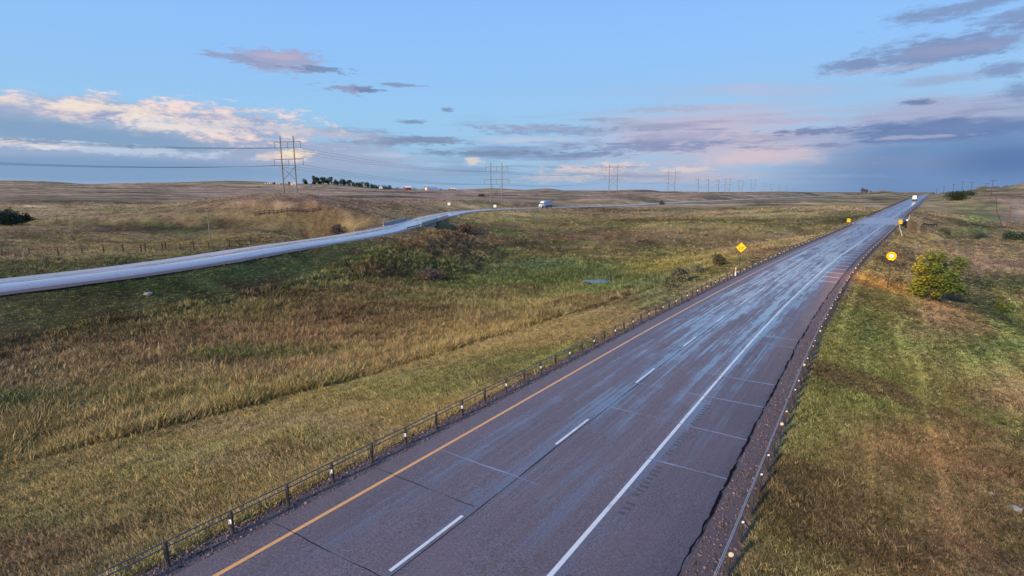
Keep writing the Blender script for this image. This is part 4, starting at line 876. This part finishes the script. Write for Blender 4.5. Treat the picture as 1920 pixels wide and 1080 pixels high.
for (u, vb, vt, Y, lab) in ((1820, 360, 341.5, 560, 'T-shaped utility pole on the skyline above the dark shrubs, right one of two'), (1803, 360, 340.5, 600, 'T-shaped utility pole on the skyline above the dark shrubs, left one of two'), (1786, 362, 346, 680, 'smaller utility pole on the skyline, left of the dark shrubs'), (1768.5, 364, 350.5, 760, 'small utility pole on the skyline, second right of the distant truck'), (1756, 361, 354, 1100, 'tiny utility pole on the skyline nearest to the distant truck'), (1831, 359, 351, 1100, 'tiny distant utility pole between two larger ones on the right skyline')): tpole(lab, u, vb, vt, Y, 3.6)

# ------------------------------------------------------------------ fences
def fence(name, label, uv, h, spans, wire=(.9, .6), rail=False, pr=.09, m='wood_dk', y0=40):
    pts = [ground(u, v, y0) for (u, v) in uv]; T = thing(name, label, 'fence', pts[0]); o0 = pts[0].copy(); pm_ = MB(); pm_.tube((0, 0, -.3), (0, 0, h), pr, pr*.9, 7); pme = pm_.mesh('fence_post', M[m]); P = []
    for i in range(len(pts)-1):
        for k in range(spans):
            q = pts[i].lerp(pts[i+1], k/spans); q.z = gz(q.x, q.y); P.append(q)
    P.append(pts[-1])
    for q in P:
        s_ = random.uniform(.8, 1.15); o = part('post', pme, T, q-o0, (R(random.uniform(-4, 4)), R(random.uniform(-4, 4)), 0)); o.scale = (s_, s_, s_)
    for z in wire:
        b = MB(); L = [q-o0+Vector((0, 0, z)) for q in P]; b.path(L, .10 if rail else .018, 5)
        part('rail' if rail else 'wire', b.mesh('rail' if rail else 'wire', M[m]), T)
fence('wire_fence', 'row of dark wooden posts with wire beyond the left road, at the left edge', [(4, 479), (55, 477), (110, 479), (154, 476), (195, 474), (231, 473), (265, 472), (273, 471.5), (305, 469.5), (311, 469), (338, 469), (364, 468), (392, 467), (430, 463), (470, 457)], 1.45, 1, pr=.12, wire=(1.0,))
fence('rail_fence', 'dark pole rail fence climbing the brown hill below the nearest tower', [(478, 405), (505, 401), (528, 399.5), (560, 398), (600, 394.5)], 1.5, 3, rail=True, wire=(1.2, .6), pr=.14, y0=150)
fence('wire_fence', 'dark fence line running down the hill at the right edge beside the reddish pole', [(1867, 371), (1868, 385), (1869, 400), (1876, 418), (1883, 436)], 1.5, 4, pr=.10, wire=(1.1, .7), y0=150)
# snow fence panel / dark timbers right of the highway bridge
fence('timber_fence', 'low dark timber fence in the gully right of the highway bridge', [(1727, 428), (1741, 427), (1756, 426)], 1.6, 3, rail=True, wire=(1.35, 1.15, .95), pr=.16, y0=150)

# ------------------------------------------------------------------ foliage
def crown_mesh(name, lobes, count, leaf, m, seed=0, flat=1.0):
    r_ = random.Random(seed); b = MB(); wts = [l[3]**2 for l in lobes]
    for i in range(count):
        cx, cy, cz, rad = r_.choices(lobes, wts)[0]; d = Vector((r_.gauss(0, 1), r_.gauss(0, 1), r_.gauss(0, 1))).normalized(); rr_ = rad*(r_.random()**.38)*r_.uniform(.86, 1.12)
        c = Vector((cx, cy, cz))+Vector((d.x, d.y, d.z*flat))*rr_; a = Vector((r_.gauss(0, 1), r_.gauss(0, 1), r_.gauss(0, .7))).normalized(); e = a.orthogonal().normalized(); s = leaf*r_.uniform(.55, 1.3); f = e.cross(a)
        b.add([c-a*s, c+e*s*.55+f*s*.12, c+a*s*1.1, c-e*s*.55+f*s*.12], [(0, 1, 2, 3)])
    me = bpy.data.meshes.new(name); me.from_pydata(b.v, [], b.f); me.materials.append(m); return me
def bush_lobes(h, w, k, seed):
    r_ = random.Random(seed); L = []
    for i in range(k):
        a = r_.random()*6.28; ph = math.asin(r_.uniform(-.75, 1)); q = r_.uniform(.55, 1.12)
        L.append((math.cos(a)*math.cos(ph)*w*.36*q, math.sin(a)*math.cos(ph)*w*.36*q, h*(.38+.42*math.sin(ph)*q), w*r_.uniform(.06, .15)))
    return L
def tree(name, label, cat, pos, h, w, count, leaf, m, seed=0, stems=3, group=None, base=.15, nl=9):
    T = thing(name, label, cat, pos, random.random()*6, group); r_ = random.Random(seed); lobes = []
    for i in range(nl):
        a = r_.random()*6.28; q = r_.random()**.6; lobes.append((math.cos(a)*w*.33*q, math.sin(a)*w*.33*q, h*(base+.15+.66*r_.random()*(1-.35*q)), w*(r_.uniform(.15, .25) if nl < 25 else r_.uniform(.06, .17))))
    if nl > 25: lobes = bush_lobes(h, w, nl, seed)
    part('crown', crown_mesh('crown', lobes, count, leaf, m, seed), T); b = MB()
    for i in range(stems):
        a = r_.random()*6.28; p = Vector((math.cos(a)*.1, math.sin(a)*.1, -.4)); 
        l = lobes[i % len(lobes)]; q = Vector(l[:3]); md = p.lerp(q, .5)+Vector((0, 0, .15*h)); b.tube(p, md, .022*h, .015*h, 6, False); b.tube(md, q, .015*h, .006*h, 5, False)
    part('trunk', b.mesh('trunk', M['bark']), T); return T
pb = ground(1752, 563); tree('leafy_tree', 'big yellow-green leafy bush on the bank right of the amber lamp', 'tree', pb, 7.2, 7.2, 8500, .15, M['leaf_y'], 8, 14, nl=44, base=-.04)
def bush(label, u, v, h, w, m='leaf_g', count=1200, leaf=.16, y0=30, seed=0, name='shrub'):
    p = ground(u, v, y0); tree(name, label, 'shrub', p, h, w, count, leaf, M[m], seed, 3, base=.05, nl=8); return p
bush('grey-green shrub on the bank, the larger one left of the cable barrier', 1277, 528, 2.4, 3.4, 'leaf_g', 2200, .14, seed=11)
bush('low grey shrub at the foot of the bank, leftmost of four', 1256, 541, 1.4, 2.2, 'leaf_g', 900, .12, seed=12)
bush('small dull shrub between the two larger ones on the bank', 1308, 512, 1.3, 3.0, 'leaf_g', 900, .12, seed=13)
bush('rounded olive shrub on the bank left of the yellow diamond sign', 1343, 499, 2.2, 3.4, 'leaf_g', 2000, .14, seed=14)
bush('bright yellow-green weed clump in the green hollow at the right edge', 1874, 583, 1.2, 2.2, 'leaf_y', 900, .12, seed=15)
bush('dark bush mass at the left edge behind the fence row', 15, 421, 4.0, 11, 'leaf_d', 3500, .30, 120, 16)
bush('dark bush beside the left-edge bush mass, slightly smaller', 42, 417, 2.6, 7, 'leaf_d', 1800, .28, 120, 17)
bush('dark shrub patch by the left road, left of its bridge', 635, 436, 2.2, 8, 'leaf_b', 1600, .25, 120, 18)
bush('dark twiggy shrub on the bank below the right side of the left bridge', 870, 436, 2.6, 7, 'leaf_b', 1800, .25, 120, 19)
bush('dark weedy shrub on the slope left of the green meadow', 812, 526, 1.5, 6, 'leaf_b', 1500, .18, 60, 20)
bush('lone dark bare shrub beside the left road, right of the white truck', 1241, 384, 2.8, 5.4, 'leaf_b', 900, .35, 250, 21)
bush('dark shrub mass on the right hillside under the row of utility poles', 1796, 375, 4.0, 16, 'leaf_d', 1800, .5, 250, 22)
bush('dark shrubs higher on the right hillside, above the larger mass', 1815, 366, 3.0, 18, 'leaf_d', 1300, .5, 300, 23)
bush('tiny dark shrub at the foot of the second power tower, left of it', 903, 369, 2.4, 8, 'leaf_d', 500, .5, 250, 24)
bush('dark green shrub at the foot of the reddish pole, right edge', 1905, 449, 2.4, 9, 'leaf_d', 1800, .26, 120, 25)
bush('dark olive shrub on the creek bank right of the timber fence', 1770, 436, 1.5, 5, 'leaf_g', 900, .2, 120, 26)
bush('dark green shrub low on the creek line near the right edge', 1835, 448, 1.6, 7, 'leaf_d', 1200, .2, 100, 27)
def far_tree(label, u, Y, h, w, m='leaf_d', seed=0, cnt=420, v=352):
    x = ray(u, v)[0]*Y; T = tree('far_tree', label, 'tree', Vector((x, Y, gz(x, Y)-.3)), h, w, cnt, h*.075, M[m], seed, 2, 'trees of the farm shelterbelt', base=.05, nl=7)
far_tree('rounded dark tree beside the white farmhouse, at the left end of the tree belt', 573, 1040, 10.5, 16, seed=30, cnt=900)
labs = ['first', 'second', 'third', 'fourth', 'fifth', 'sixth', 'seventh', 'eighth', 'ninth', 'tenth', 'eleventh', 'twelfth', 'thirteenth', 'fourteenth', 'fifteenth', 'sixteenth', 'seventeenth', 'eighteenth']
for i in range(18):
    u = 590+i*8.3; h = 19-i*.62+random.uniform(-1.5, 1.5); far_tree(labs[i]+' tree of the dark shelterbelt counted from the rounded tree rightwards', u, 1060+random.uniform(-8, 8), h, 17, 'leaf_d', 40+i)
for i in range(9):
    u = 745+i*17+random.uniform(-4, 4); far_tree('low dark tree '+['just left of the red barn', 'behind the red barn', 'right of the red barn', 'left of the arched barn', 'behind the arched barn', 'right of the arched barn', 'left of the low red shed', 'right of the low red shed', 'farthest right of the farm trees'][i], u, 1090, random.uniform(4, 5.5), 16, 'leaf_d', 70+i, 260)
for i, (u, h, w, lab) in enumerate(((1610, 8, 7, 'left one of the dark tree clump on the horizon left of the highway'), (1617, 9, 8, 'middle one of the dark tree clump on the horizon left of the highway'), (1623, 7, 7, 'right one of the dark tree clump on the horizon left of the highway'), (1632, 3.5, 5, 'small lone dark tree just right of the horizon clump'))):
    x = ray(u, 361)[0]*780; tree('horizon_tree', lab, 'tree', Vector((x, 780, gz(x, 780)-.2)), h, w, 320, h*.06, M['leaf_b'], 90+i, 4, base=.1)
for i, u in enumerate((1868, 1885, 1897, 1912)):
    x = ray(u, 356)[0]*900; tree('horizon_tree', 'small dark tree on the right skyline, '+['first right of the highest pole', 'second right of the highest pole', 'third right of the highest pole', 'at the very edge'][i], 'tree', Vector((x, 900, gz(x, 900)-.4)), 3.5, 12, 260, .4, M['leaf_d'], 100+i, 2)

# ------------------------------------------------------------------ farm buildings
def shed(name, label, u, Y, w, d, h, rh, wall, roof, rz=0.0, v=354, arch=False, door=None, win=0, lift=0.0):
    x = ray(u, v)[0]*Y; T = thing(name, label, 'building', (x, Y, gz(x, Y)-.3+lift), rz)
    if arch:
        prof = [(math.cos(a)*w/2, math.sin(a)*h) for a in np.linspace(0, math.pi, 13)]; b = MB(); b.prism(prof, -d/2, d/2); part('wall', b.mesh('wall', wall), T)
        k = len(prof); b = MB(); pr2 = [(q[0]*1.06, q[1]*1.05+.05) for q in prof]; vs = [Vector((p[0], yy, p[1])) for yy in (-d/2-.6, d/2+.6) for p in pr2]; vs2 = [Vector((p[0]*1.0, yy, p[1])) for yy in (-d/2-.6, d/2+.6) for p in [(q[0]*1.01, q[1]*1.005) for q in prof]]
        b.add(vs+vs2, [(i, i+1, k+i+1, k+i) for i in range(k-1)]+[(2*k+i, 2*k+i+1, 3*k+i+1, 3*k+i) for i in range(k-1)]+[(i, i+1, 2*k+i+1, 2*k+i) for i in range(k-1)]); part('roof', b.mesh('roof', roof), T)
    else:
        b = MB(); b.prism([(-w/2, 0), (w/2, 0), (w/2, h), (0, h+rh*.93), (-w/2, h)], -d/2, d/2); part('wall', b.mesh('wall', wall), T)
        for s_ in (-1, 1):
            b = MB(); b.prism([(0, h+rh), (s_*(w/2+.5), h-.25), (s_*(w/2+.5), h+.05), (0, h+rh+.35)], -d/2-.5, d/2+.5); part('roof', b.mesh('roof', roof), T)
    if door: b = MB(); b.box((0, -d/2-.06, door[1]/2), (door[0], .1, door[1])); part('door', b.mesh('door', door[2]), T)
    for i in range(win): b = MB(); b.box((-w/2+(i+1)*w/(win+1), -d/2-.06, h*.6), (1.1, .1, 1.1)); part('window', b.mesh('window', M['glass']), T)
    return T
shed('farmhouse', 'white farmhouse with a red roof edge between the poles of the nearest tower', 551, 1000, 9, 8, 4.0, 3.2, M['wallw'], M['wallw'], R(25), win=2, door=(1.2, 2.2, M['roofr']))
shed('farm_shed', 'small red-roofed lean-to against the left of the white farmhouse', 543, 1005, 4, 6, 4.5, 1.5, M['barnred'], M['roofr'], R(25), win=1)
for i, (u, w, m_) in enumerate(((500, 5, 'roofg'), (508, 5, 'wallw'), (515, 6, 'roofg'), (521, 6, 'wallw'))):
    shed('farm_shed', ['leftmost grey-roofed shed of the four left of the nearest tower', 'small white shed, second from the left of the tower\'s left side', 'dark-roofed shed, third of the four left of the nearest tower', 'white shed nearest to the left pole of the tower'][i], u, 1000, w, 6, 2.4, 1.4, M['wallw'] if i != 2 else M['roofg'], M[m_], R(30), win=0, door=(1.5, 1.9, M['glass']))
shed('farm_shed', 'small white shed at the right end of the tree belt', 714, 980, 5, 5, 3.2, 1.4, M['wallw'], M['wallw'], R(20), door=(1.2, 2, M['roofg']), lift=1.5)
shed('barn', 'red barn with a pale roof, left of the arched barn', 764, 950, 8, 11, 4.0, 2.4, M['barnred'], M['roofw'], R(-52), door=(2.5, 2.8, M['barnred']), lift=.8)
shed('arched_barn', 'arched red barn with a bright white door and long pale roof', 808, 1000, 7.5, 26, 8.0, 0, M['barnred'], M['roofw'], R(-38), arch=True, door=(3.2, 5.2, M['wallw']), lift=.8)
shed('lean_to', 'small white lean-to on the left of the arched barn', 801, 990, 3.5, 6, 3.0, 1.2, M['wallw'], M['roofw'], R(-35), door=(1, 2, M['roofg']), lift=.8)
shed('barn', 'low red shed with a white roof, right of the arched barn', 848, 960, 7, 11, 2.6, 1.8, M['barnred'], M['roofw'], R(-52), door=(2.2, 2.2, M['glass']), lift=.6)

# ------------------------------------------------------------------ pond
b = MB(); pts = [(math.cos(a)*(5.4+.7*math.sin(3*a+1)), math.sin(a)*(2.0+.3*math.sin(5*a))) for a in np.linspace(0, 2*math.pi, 28, endpoint=False)]
b.add([(x, y, 0) for x, y in pts], [tuple(range(28))]); pp = ground(1148, 529); o = part('pond_water', b.mesh('pond_water', M['water']), None, (pp.x, pp.y, pp.z+.16)); tag(o, kind='structure')
# stones
def stone(label, u, v, s):
    p = ground(u, v, 8); bm = bmesh.new(); bmesh.ops.create_icosphere(bm, subdivisions=2, radius=s); r_ = random.Random(int(u))
    for q in bm.verts: q.co *= r_.uniform(.75, 1.1); q.co.z *= .55
    me = bpy.data.meshes.new('stone'); bm.to_mesh(me); bm.free(); me.materials.append(M['rock']); o = part('stone', me, None, p+Vector((0, 0, s*.2))); tag(o, label, 'stone')
stone('pale flat stone in the dark grass near the right edge, upper one', 1857, 926, .13); stone('pale long stone lying at the right edge of the bank', 1902, 956, .26); stone('small white stone low on the right bank', 1577, 1041, .05)
stone('grey stone in the grass just right of the cable barrier', 1499, 853, .10); stone('thin pale stone right of the grey one by the cable barrier', 1532, 875, .09); stone('pale stone on the green slope below the left road', 277, 553, .5)

# ------------------------------------------------------------------ grass: tufts scattered over the banks and meadows (one mass of grass)
def tuft(name, blades, h, spread, wid, lean, seed):
    r_ = random.Random(seed); b = MB()
    for i in range(blades):
        a = r_.random()*6.28; q = spread*r_.random()**.5; p = Vector((math.cos(a)*q, math.sin(a)*q, -.03)); hh = h*r_.uniform(.5, 1.15); ld_ = r_.gauss(.25, .35)*lean; d2 = a+r_.gauss(0, .7)
        dr = Vector((math.cos(d2), math.sin(d2), 0)); w2 = Vector((-dr.y, dr.x, 0)).lerp(dr, r_.random()).normalized()*wid; md = p+dr*ld_*hh*.35+Vector((0, 0, hh*.55)); tp_ = p+dr*ld_*hh+Vector((0, 0, hh))
        b.add([p-w2, p+w2, md+w2*.75, md-w2*.75, tp_], [(0, 1, 2, 3), (3, 2, 4)])
    me = bpy.data.meshes.new(name); me.from_pydata(b.v, [], b.f); me.materials.append(M['grass']); return bpy.data.objects.new(name, me)
protos = [tuft('tuft', 14, 1.0, .9, .055, 1.3, 1), tuft('tuft', 14, 1.0, .9, .055, 1.6, 2), tuft('tuft', 16, 1.0, .55, .035, .9, 3), tuft('tuft', 16, 1.0, .5, .035, 1.1, 4)]
NT = 360000
azs = rng.uniform(-58, 62, int(NT*2.4)); k = rng.random(len(azs))
dep = R(1.9)+(R(46)-R(1.9))*k**1.15      # even spread over the view's depression angles: dense near, sparse far
Rg = 11.5/np.tan(dep); X_ = Rg*np.sin(np.radians(azs)); Y_ = Rg*np.cos(np.radians(azs))-1.0
off, s_ = latd(mainX, X_, Y_); offl, sl_ = latd(leftX, X_, Y_)
eL = 5.25+.35*fbm(s_/1.5, s_*0, 3, 5); eR = 7.6+.3*fbm(s_/1.5, s_*0+5, 3, 6)
ok = ((off < -eL) | (off > eR)) & (np.abs(offl) > 6.1) & (Y_ > 6)
Z_ = height(X_, Y_); uu, vv = project(X_, Y_, Z_); ok &= (uu > -500) & (uu < 2700) & (vv < 1180)
ok &= ~((s_ > MB0) & (s_ < MB1) & (np.abs(off) < 8)) & ~((sl_ > LBs) & (sl_ < LBe) & (np.abs(offl) < 7))
ok &= np.hypot((X_-pp.x)/5.6, (Y_-pp.y+.8)/2.9) > 1.0
idx = np.nonzero(ok)[0][:NT]; X_, Y_, Z_, off, s_, offl = X_[idx], Y_[idx], Z_[idx], off[idx], s_[idx], offl[idx]; uu, vv = uu[idx], vv[idx]
dist = np.hypot(X_, Y_)
mow = np.interp(Y_, [10, 24, 37, 70, 120, 170], [27, 24, 18.5, 13, 12, 10])
unm = (off < 0) & (-off > mow+.5*fbm(s_/3, off/3, 2, 8)) & (offl > 13-3*sstep(100, 160, Y_))
rightw = (off > 24)
tall = np.where(unm, 0.42+.22*fbm(X_/6, Y_/6, 3, 12), 0.10+.05*fbm(X_/2.5, Y_/2.5, 3, 13))
tall = np.where(rightw & (Y_ > 30), 0.22, tall)
tall = np.where((offl < -7), .22, tall)
reed = np.exp(-(((uu-1100)/90)**2+((vv-522)/9)**2)); tall = tall+reed*1.0
edge = (off > 0) & (off < 8.6) | (off < 0) & (off > -6.2); tall = np.where(edge, tall*1.25, tall)
sz = tall*rng.uniform(.55, 1.5, len(X_))*np.where(rng.random(len(X_)) < .05, 1.5, 1.0)*(1+.35*np.clip(fbm(X_/1.4, Y_/1.4, 2, 401), -.8, 1)); sz = np.minimum(sz, .8+reed*.8)
wid = np.maximum(sz*.9, .11)+dist*.0022; sz = np.maximum(sz, dist*.0012)
cl = cover(X_, Y_, Z_)*rng.uniform(.5, 1.75, (len(X_), 1))*rng.uniform(.93, 1.07, (len(X_), 3))
yl = rng.random(len(X_)) < .22; cl[yl] = cl[yl]*1.35+np.array([.60, .47, .23])*.18
gn = rng.random(len(X_)) < .14; cl[gn] = cl[gn]*.6+np.array([.10, .15, .035])*.4
dk = rng.random(len(X_)) < .20; cl[dk] *= .35
cl = np.maximum(cl, .01); cl *= np.minimum(1, .46/cl.max(1))[:, None]; kind = np.where(unm | (reed > .3), rng.integers(2, 4, len(X_)), rng.integers(0, 2, len(X_)))
def scatter(name, P, scl, rot, colr, kind, protos):
    me = bpy.data.meshes.new(name); me.vertices.add(len(P)); me.vertices.foreach_set('co', P.ravel())
    for nm, ty_, arr in (('scl', 'FLOAT_VECTOR', scl), ('rot', 'FLOAT_VECTOR', rot)): a = me.attributes.new(nm, ty_, 'POINT'); a.data.foreach_set('vector', arr.astype(np.float32).ravel())
    a = me.attributes.new('col', 'FLOAT_COLOR', 'POINT'); a.data.foreach_set('color', np.concatenate([colr, np.ones((len(P), 1))], 1).astype(np.float32).ravel())
    a = me.attributes.new('kind', 'INT', 'POINT'); a.data.foreach_set('value', kind.astype(np.int32))
    o = bpy.data.objects.new(name, me); COL.objects.link(o)
    ng = bpy.data.node_groups.new(name, 'GeometryNodeTree'); ng.interface.new_socket('Geometry', in_out='INPUT', socket_type='NodeSocketGeometry'); ng.interface.new_socket('Geometry', in_out='OUTPUT', socket_type='NodeSocketGeometry')
    gi = ng.nodes.new('NodeGroupInput'); go = ng.nodes.new('NodeGroupOutput'); jn = ng.nodes.new('GeometryNodeJoinGeometry')
    def attr(nm, dt):
        q = ng.nodes.new('GeometryNodeInputNamedAttribute'); q.data_type = dt; q.inputs['Name'].default_value = nm; return q.outputs['Attribute']
    A_s, A_r, A_k = attr('scl', 'FLOAT_VECTOR'), attr('rot', 'FLOAT_VECTOR'), attr('kind', 'INT')
    for i, pr in enumerate(protos):
        oi = ng.nodes.new('GeometryNodeObjectInfo'); oi.inputs['Object'].default_value = pr
        cmp_ = ng.nodes.new('FunctionNodeCompare'); cmp_.data_type = 'INT'; cmp_.operation = 'EQUAL'; ng.links.new(A_k, cmp_.inputs[2]); cmp_.inputs[3].default_value = i
        ip = ng.nodes.new('GeometryNodeInstanceOnPoints'); ng.links.new(gi.outputs[0], ip.inputs['Points']); ng.links.new(cmp_.outputs[0], ip.inputs['Selection']); ng.links.new(oi.outputs['Geometry'], ip.inputs['Instance'])
        e2 = ng.nodes.new('FunctionNodeEulerToRotation'); ng.links.new(A_r, e2.inputs[0]); ng.links.new(e2.outputs[0], ip.inputs['Rotation']); ng.links.new(A_s, ip.inputs['Scale']); ng.links.new(ip.outputs[0], jn.inputs[0])
    ng.links.new(jn.outputs[0], go.inputs[0]); md_ = o.modifiers.new('scatter', 'NODES'); md_.node_group = ng; return o
PP = np.stack([X_, Y_, Z_], 1)
lean = np.where(unm, .35, .2)
rot = np.stack([rng.normal(0, .12, len(X_))+lean*.3, rng.normal(0, .12, len(X_))+lean*.6, rng.uniform(0, 6.28, len(X_))], 1)
tag(scatter('grass', PP, np.stack([wid, wid, sz], 1), rot, cl, kind, protos), 'dry gold and green grass covering the banks, verges and meadow', 'grass', kind='stuff')
# loose gravel on the shoulders
NS = 26000; ss = float(s_of(mainX, 6))+rng.random(NS)**1.8*75; side = rng.random(NS) < .55
oo = np.where(side, -rng.uniform(4.35, 5.6, NS), rng.uniform(6.5, 7.9, NS)); Ys = y_of(mainX, ss); Xc, Yc_, Zc_, tx, ty = frame(mainX, mainD, Ys)
sx_, sy_ = Xc+ty*oo, Yc_-tx*oo; zz_ = Zc_-.03-.25*np.maximum(np.abs(oo)-np.where(side, 5.2, 7.3), 0)*.6
sb = []
for k_ in range(2):
    bm = bmesh.new(); bmesh.ops.create_icosphere(bm, subdivisions=1, radius=1.0); r_ = random.Random(k_)
    for q in bm.verts: q.co *= r_.uniform(.65, 1.1)
    me_ = bpy.data.meshes.new('pebble'); bm.to_mesh(me_); bm.free(); me_.materials.append(M['grass']); sb.append(bpy.data.objects.new('pebble', me_))
sc_ = rng.gamma(2.0, .008, NS)+.008; clp = np.array([.135, .092, .082])*rng.uniform(.35, 1.9, (NS, 1))
tag(scatter('loose_gravel', np.stack([sx_, sy_, zz_], 1), np.stack([sc_, sc_, sc_*.7], 1), rng.uniform(0, 6, (NS, 3)), clp, rng.integers(0, 2, NS), sb), 'reddish loose gravel scattered along both road shoulders', 'gravel', kind='stuff')
print('grass tufts', len(X_))
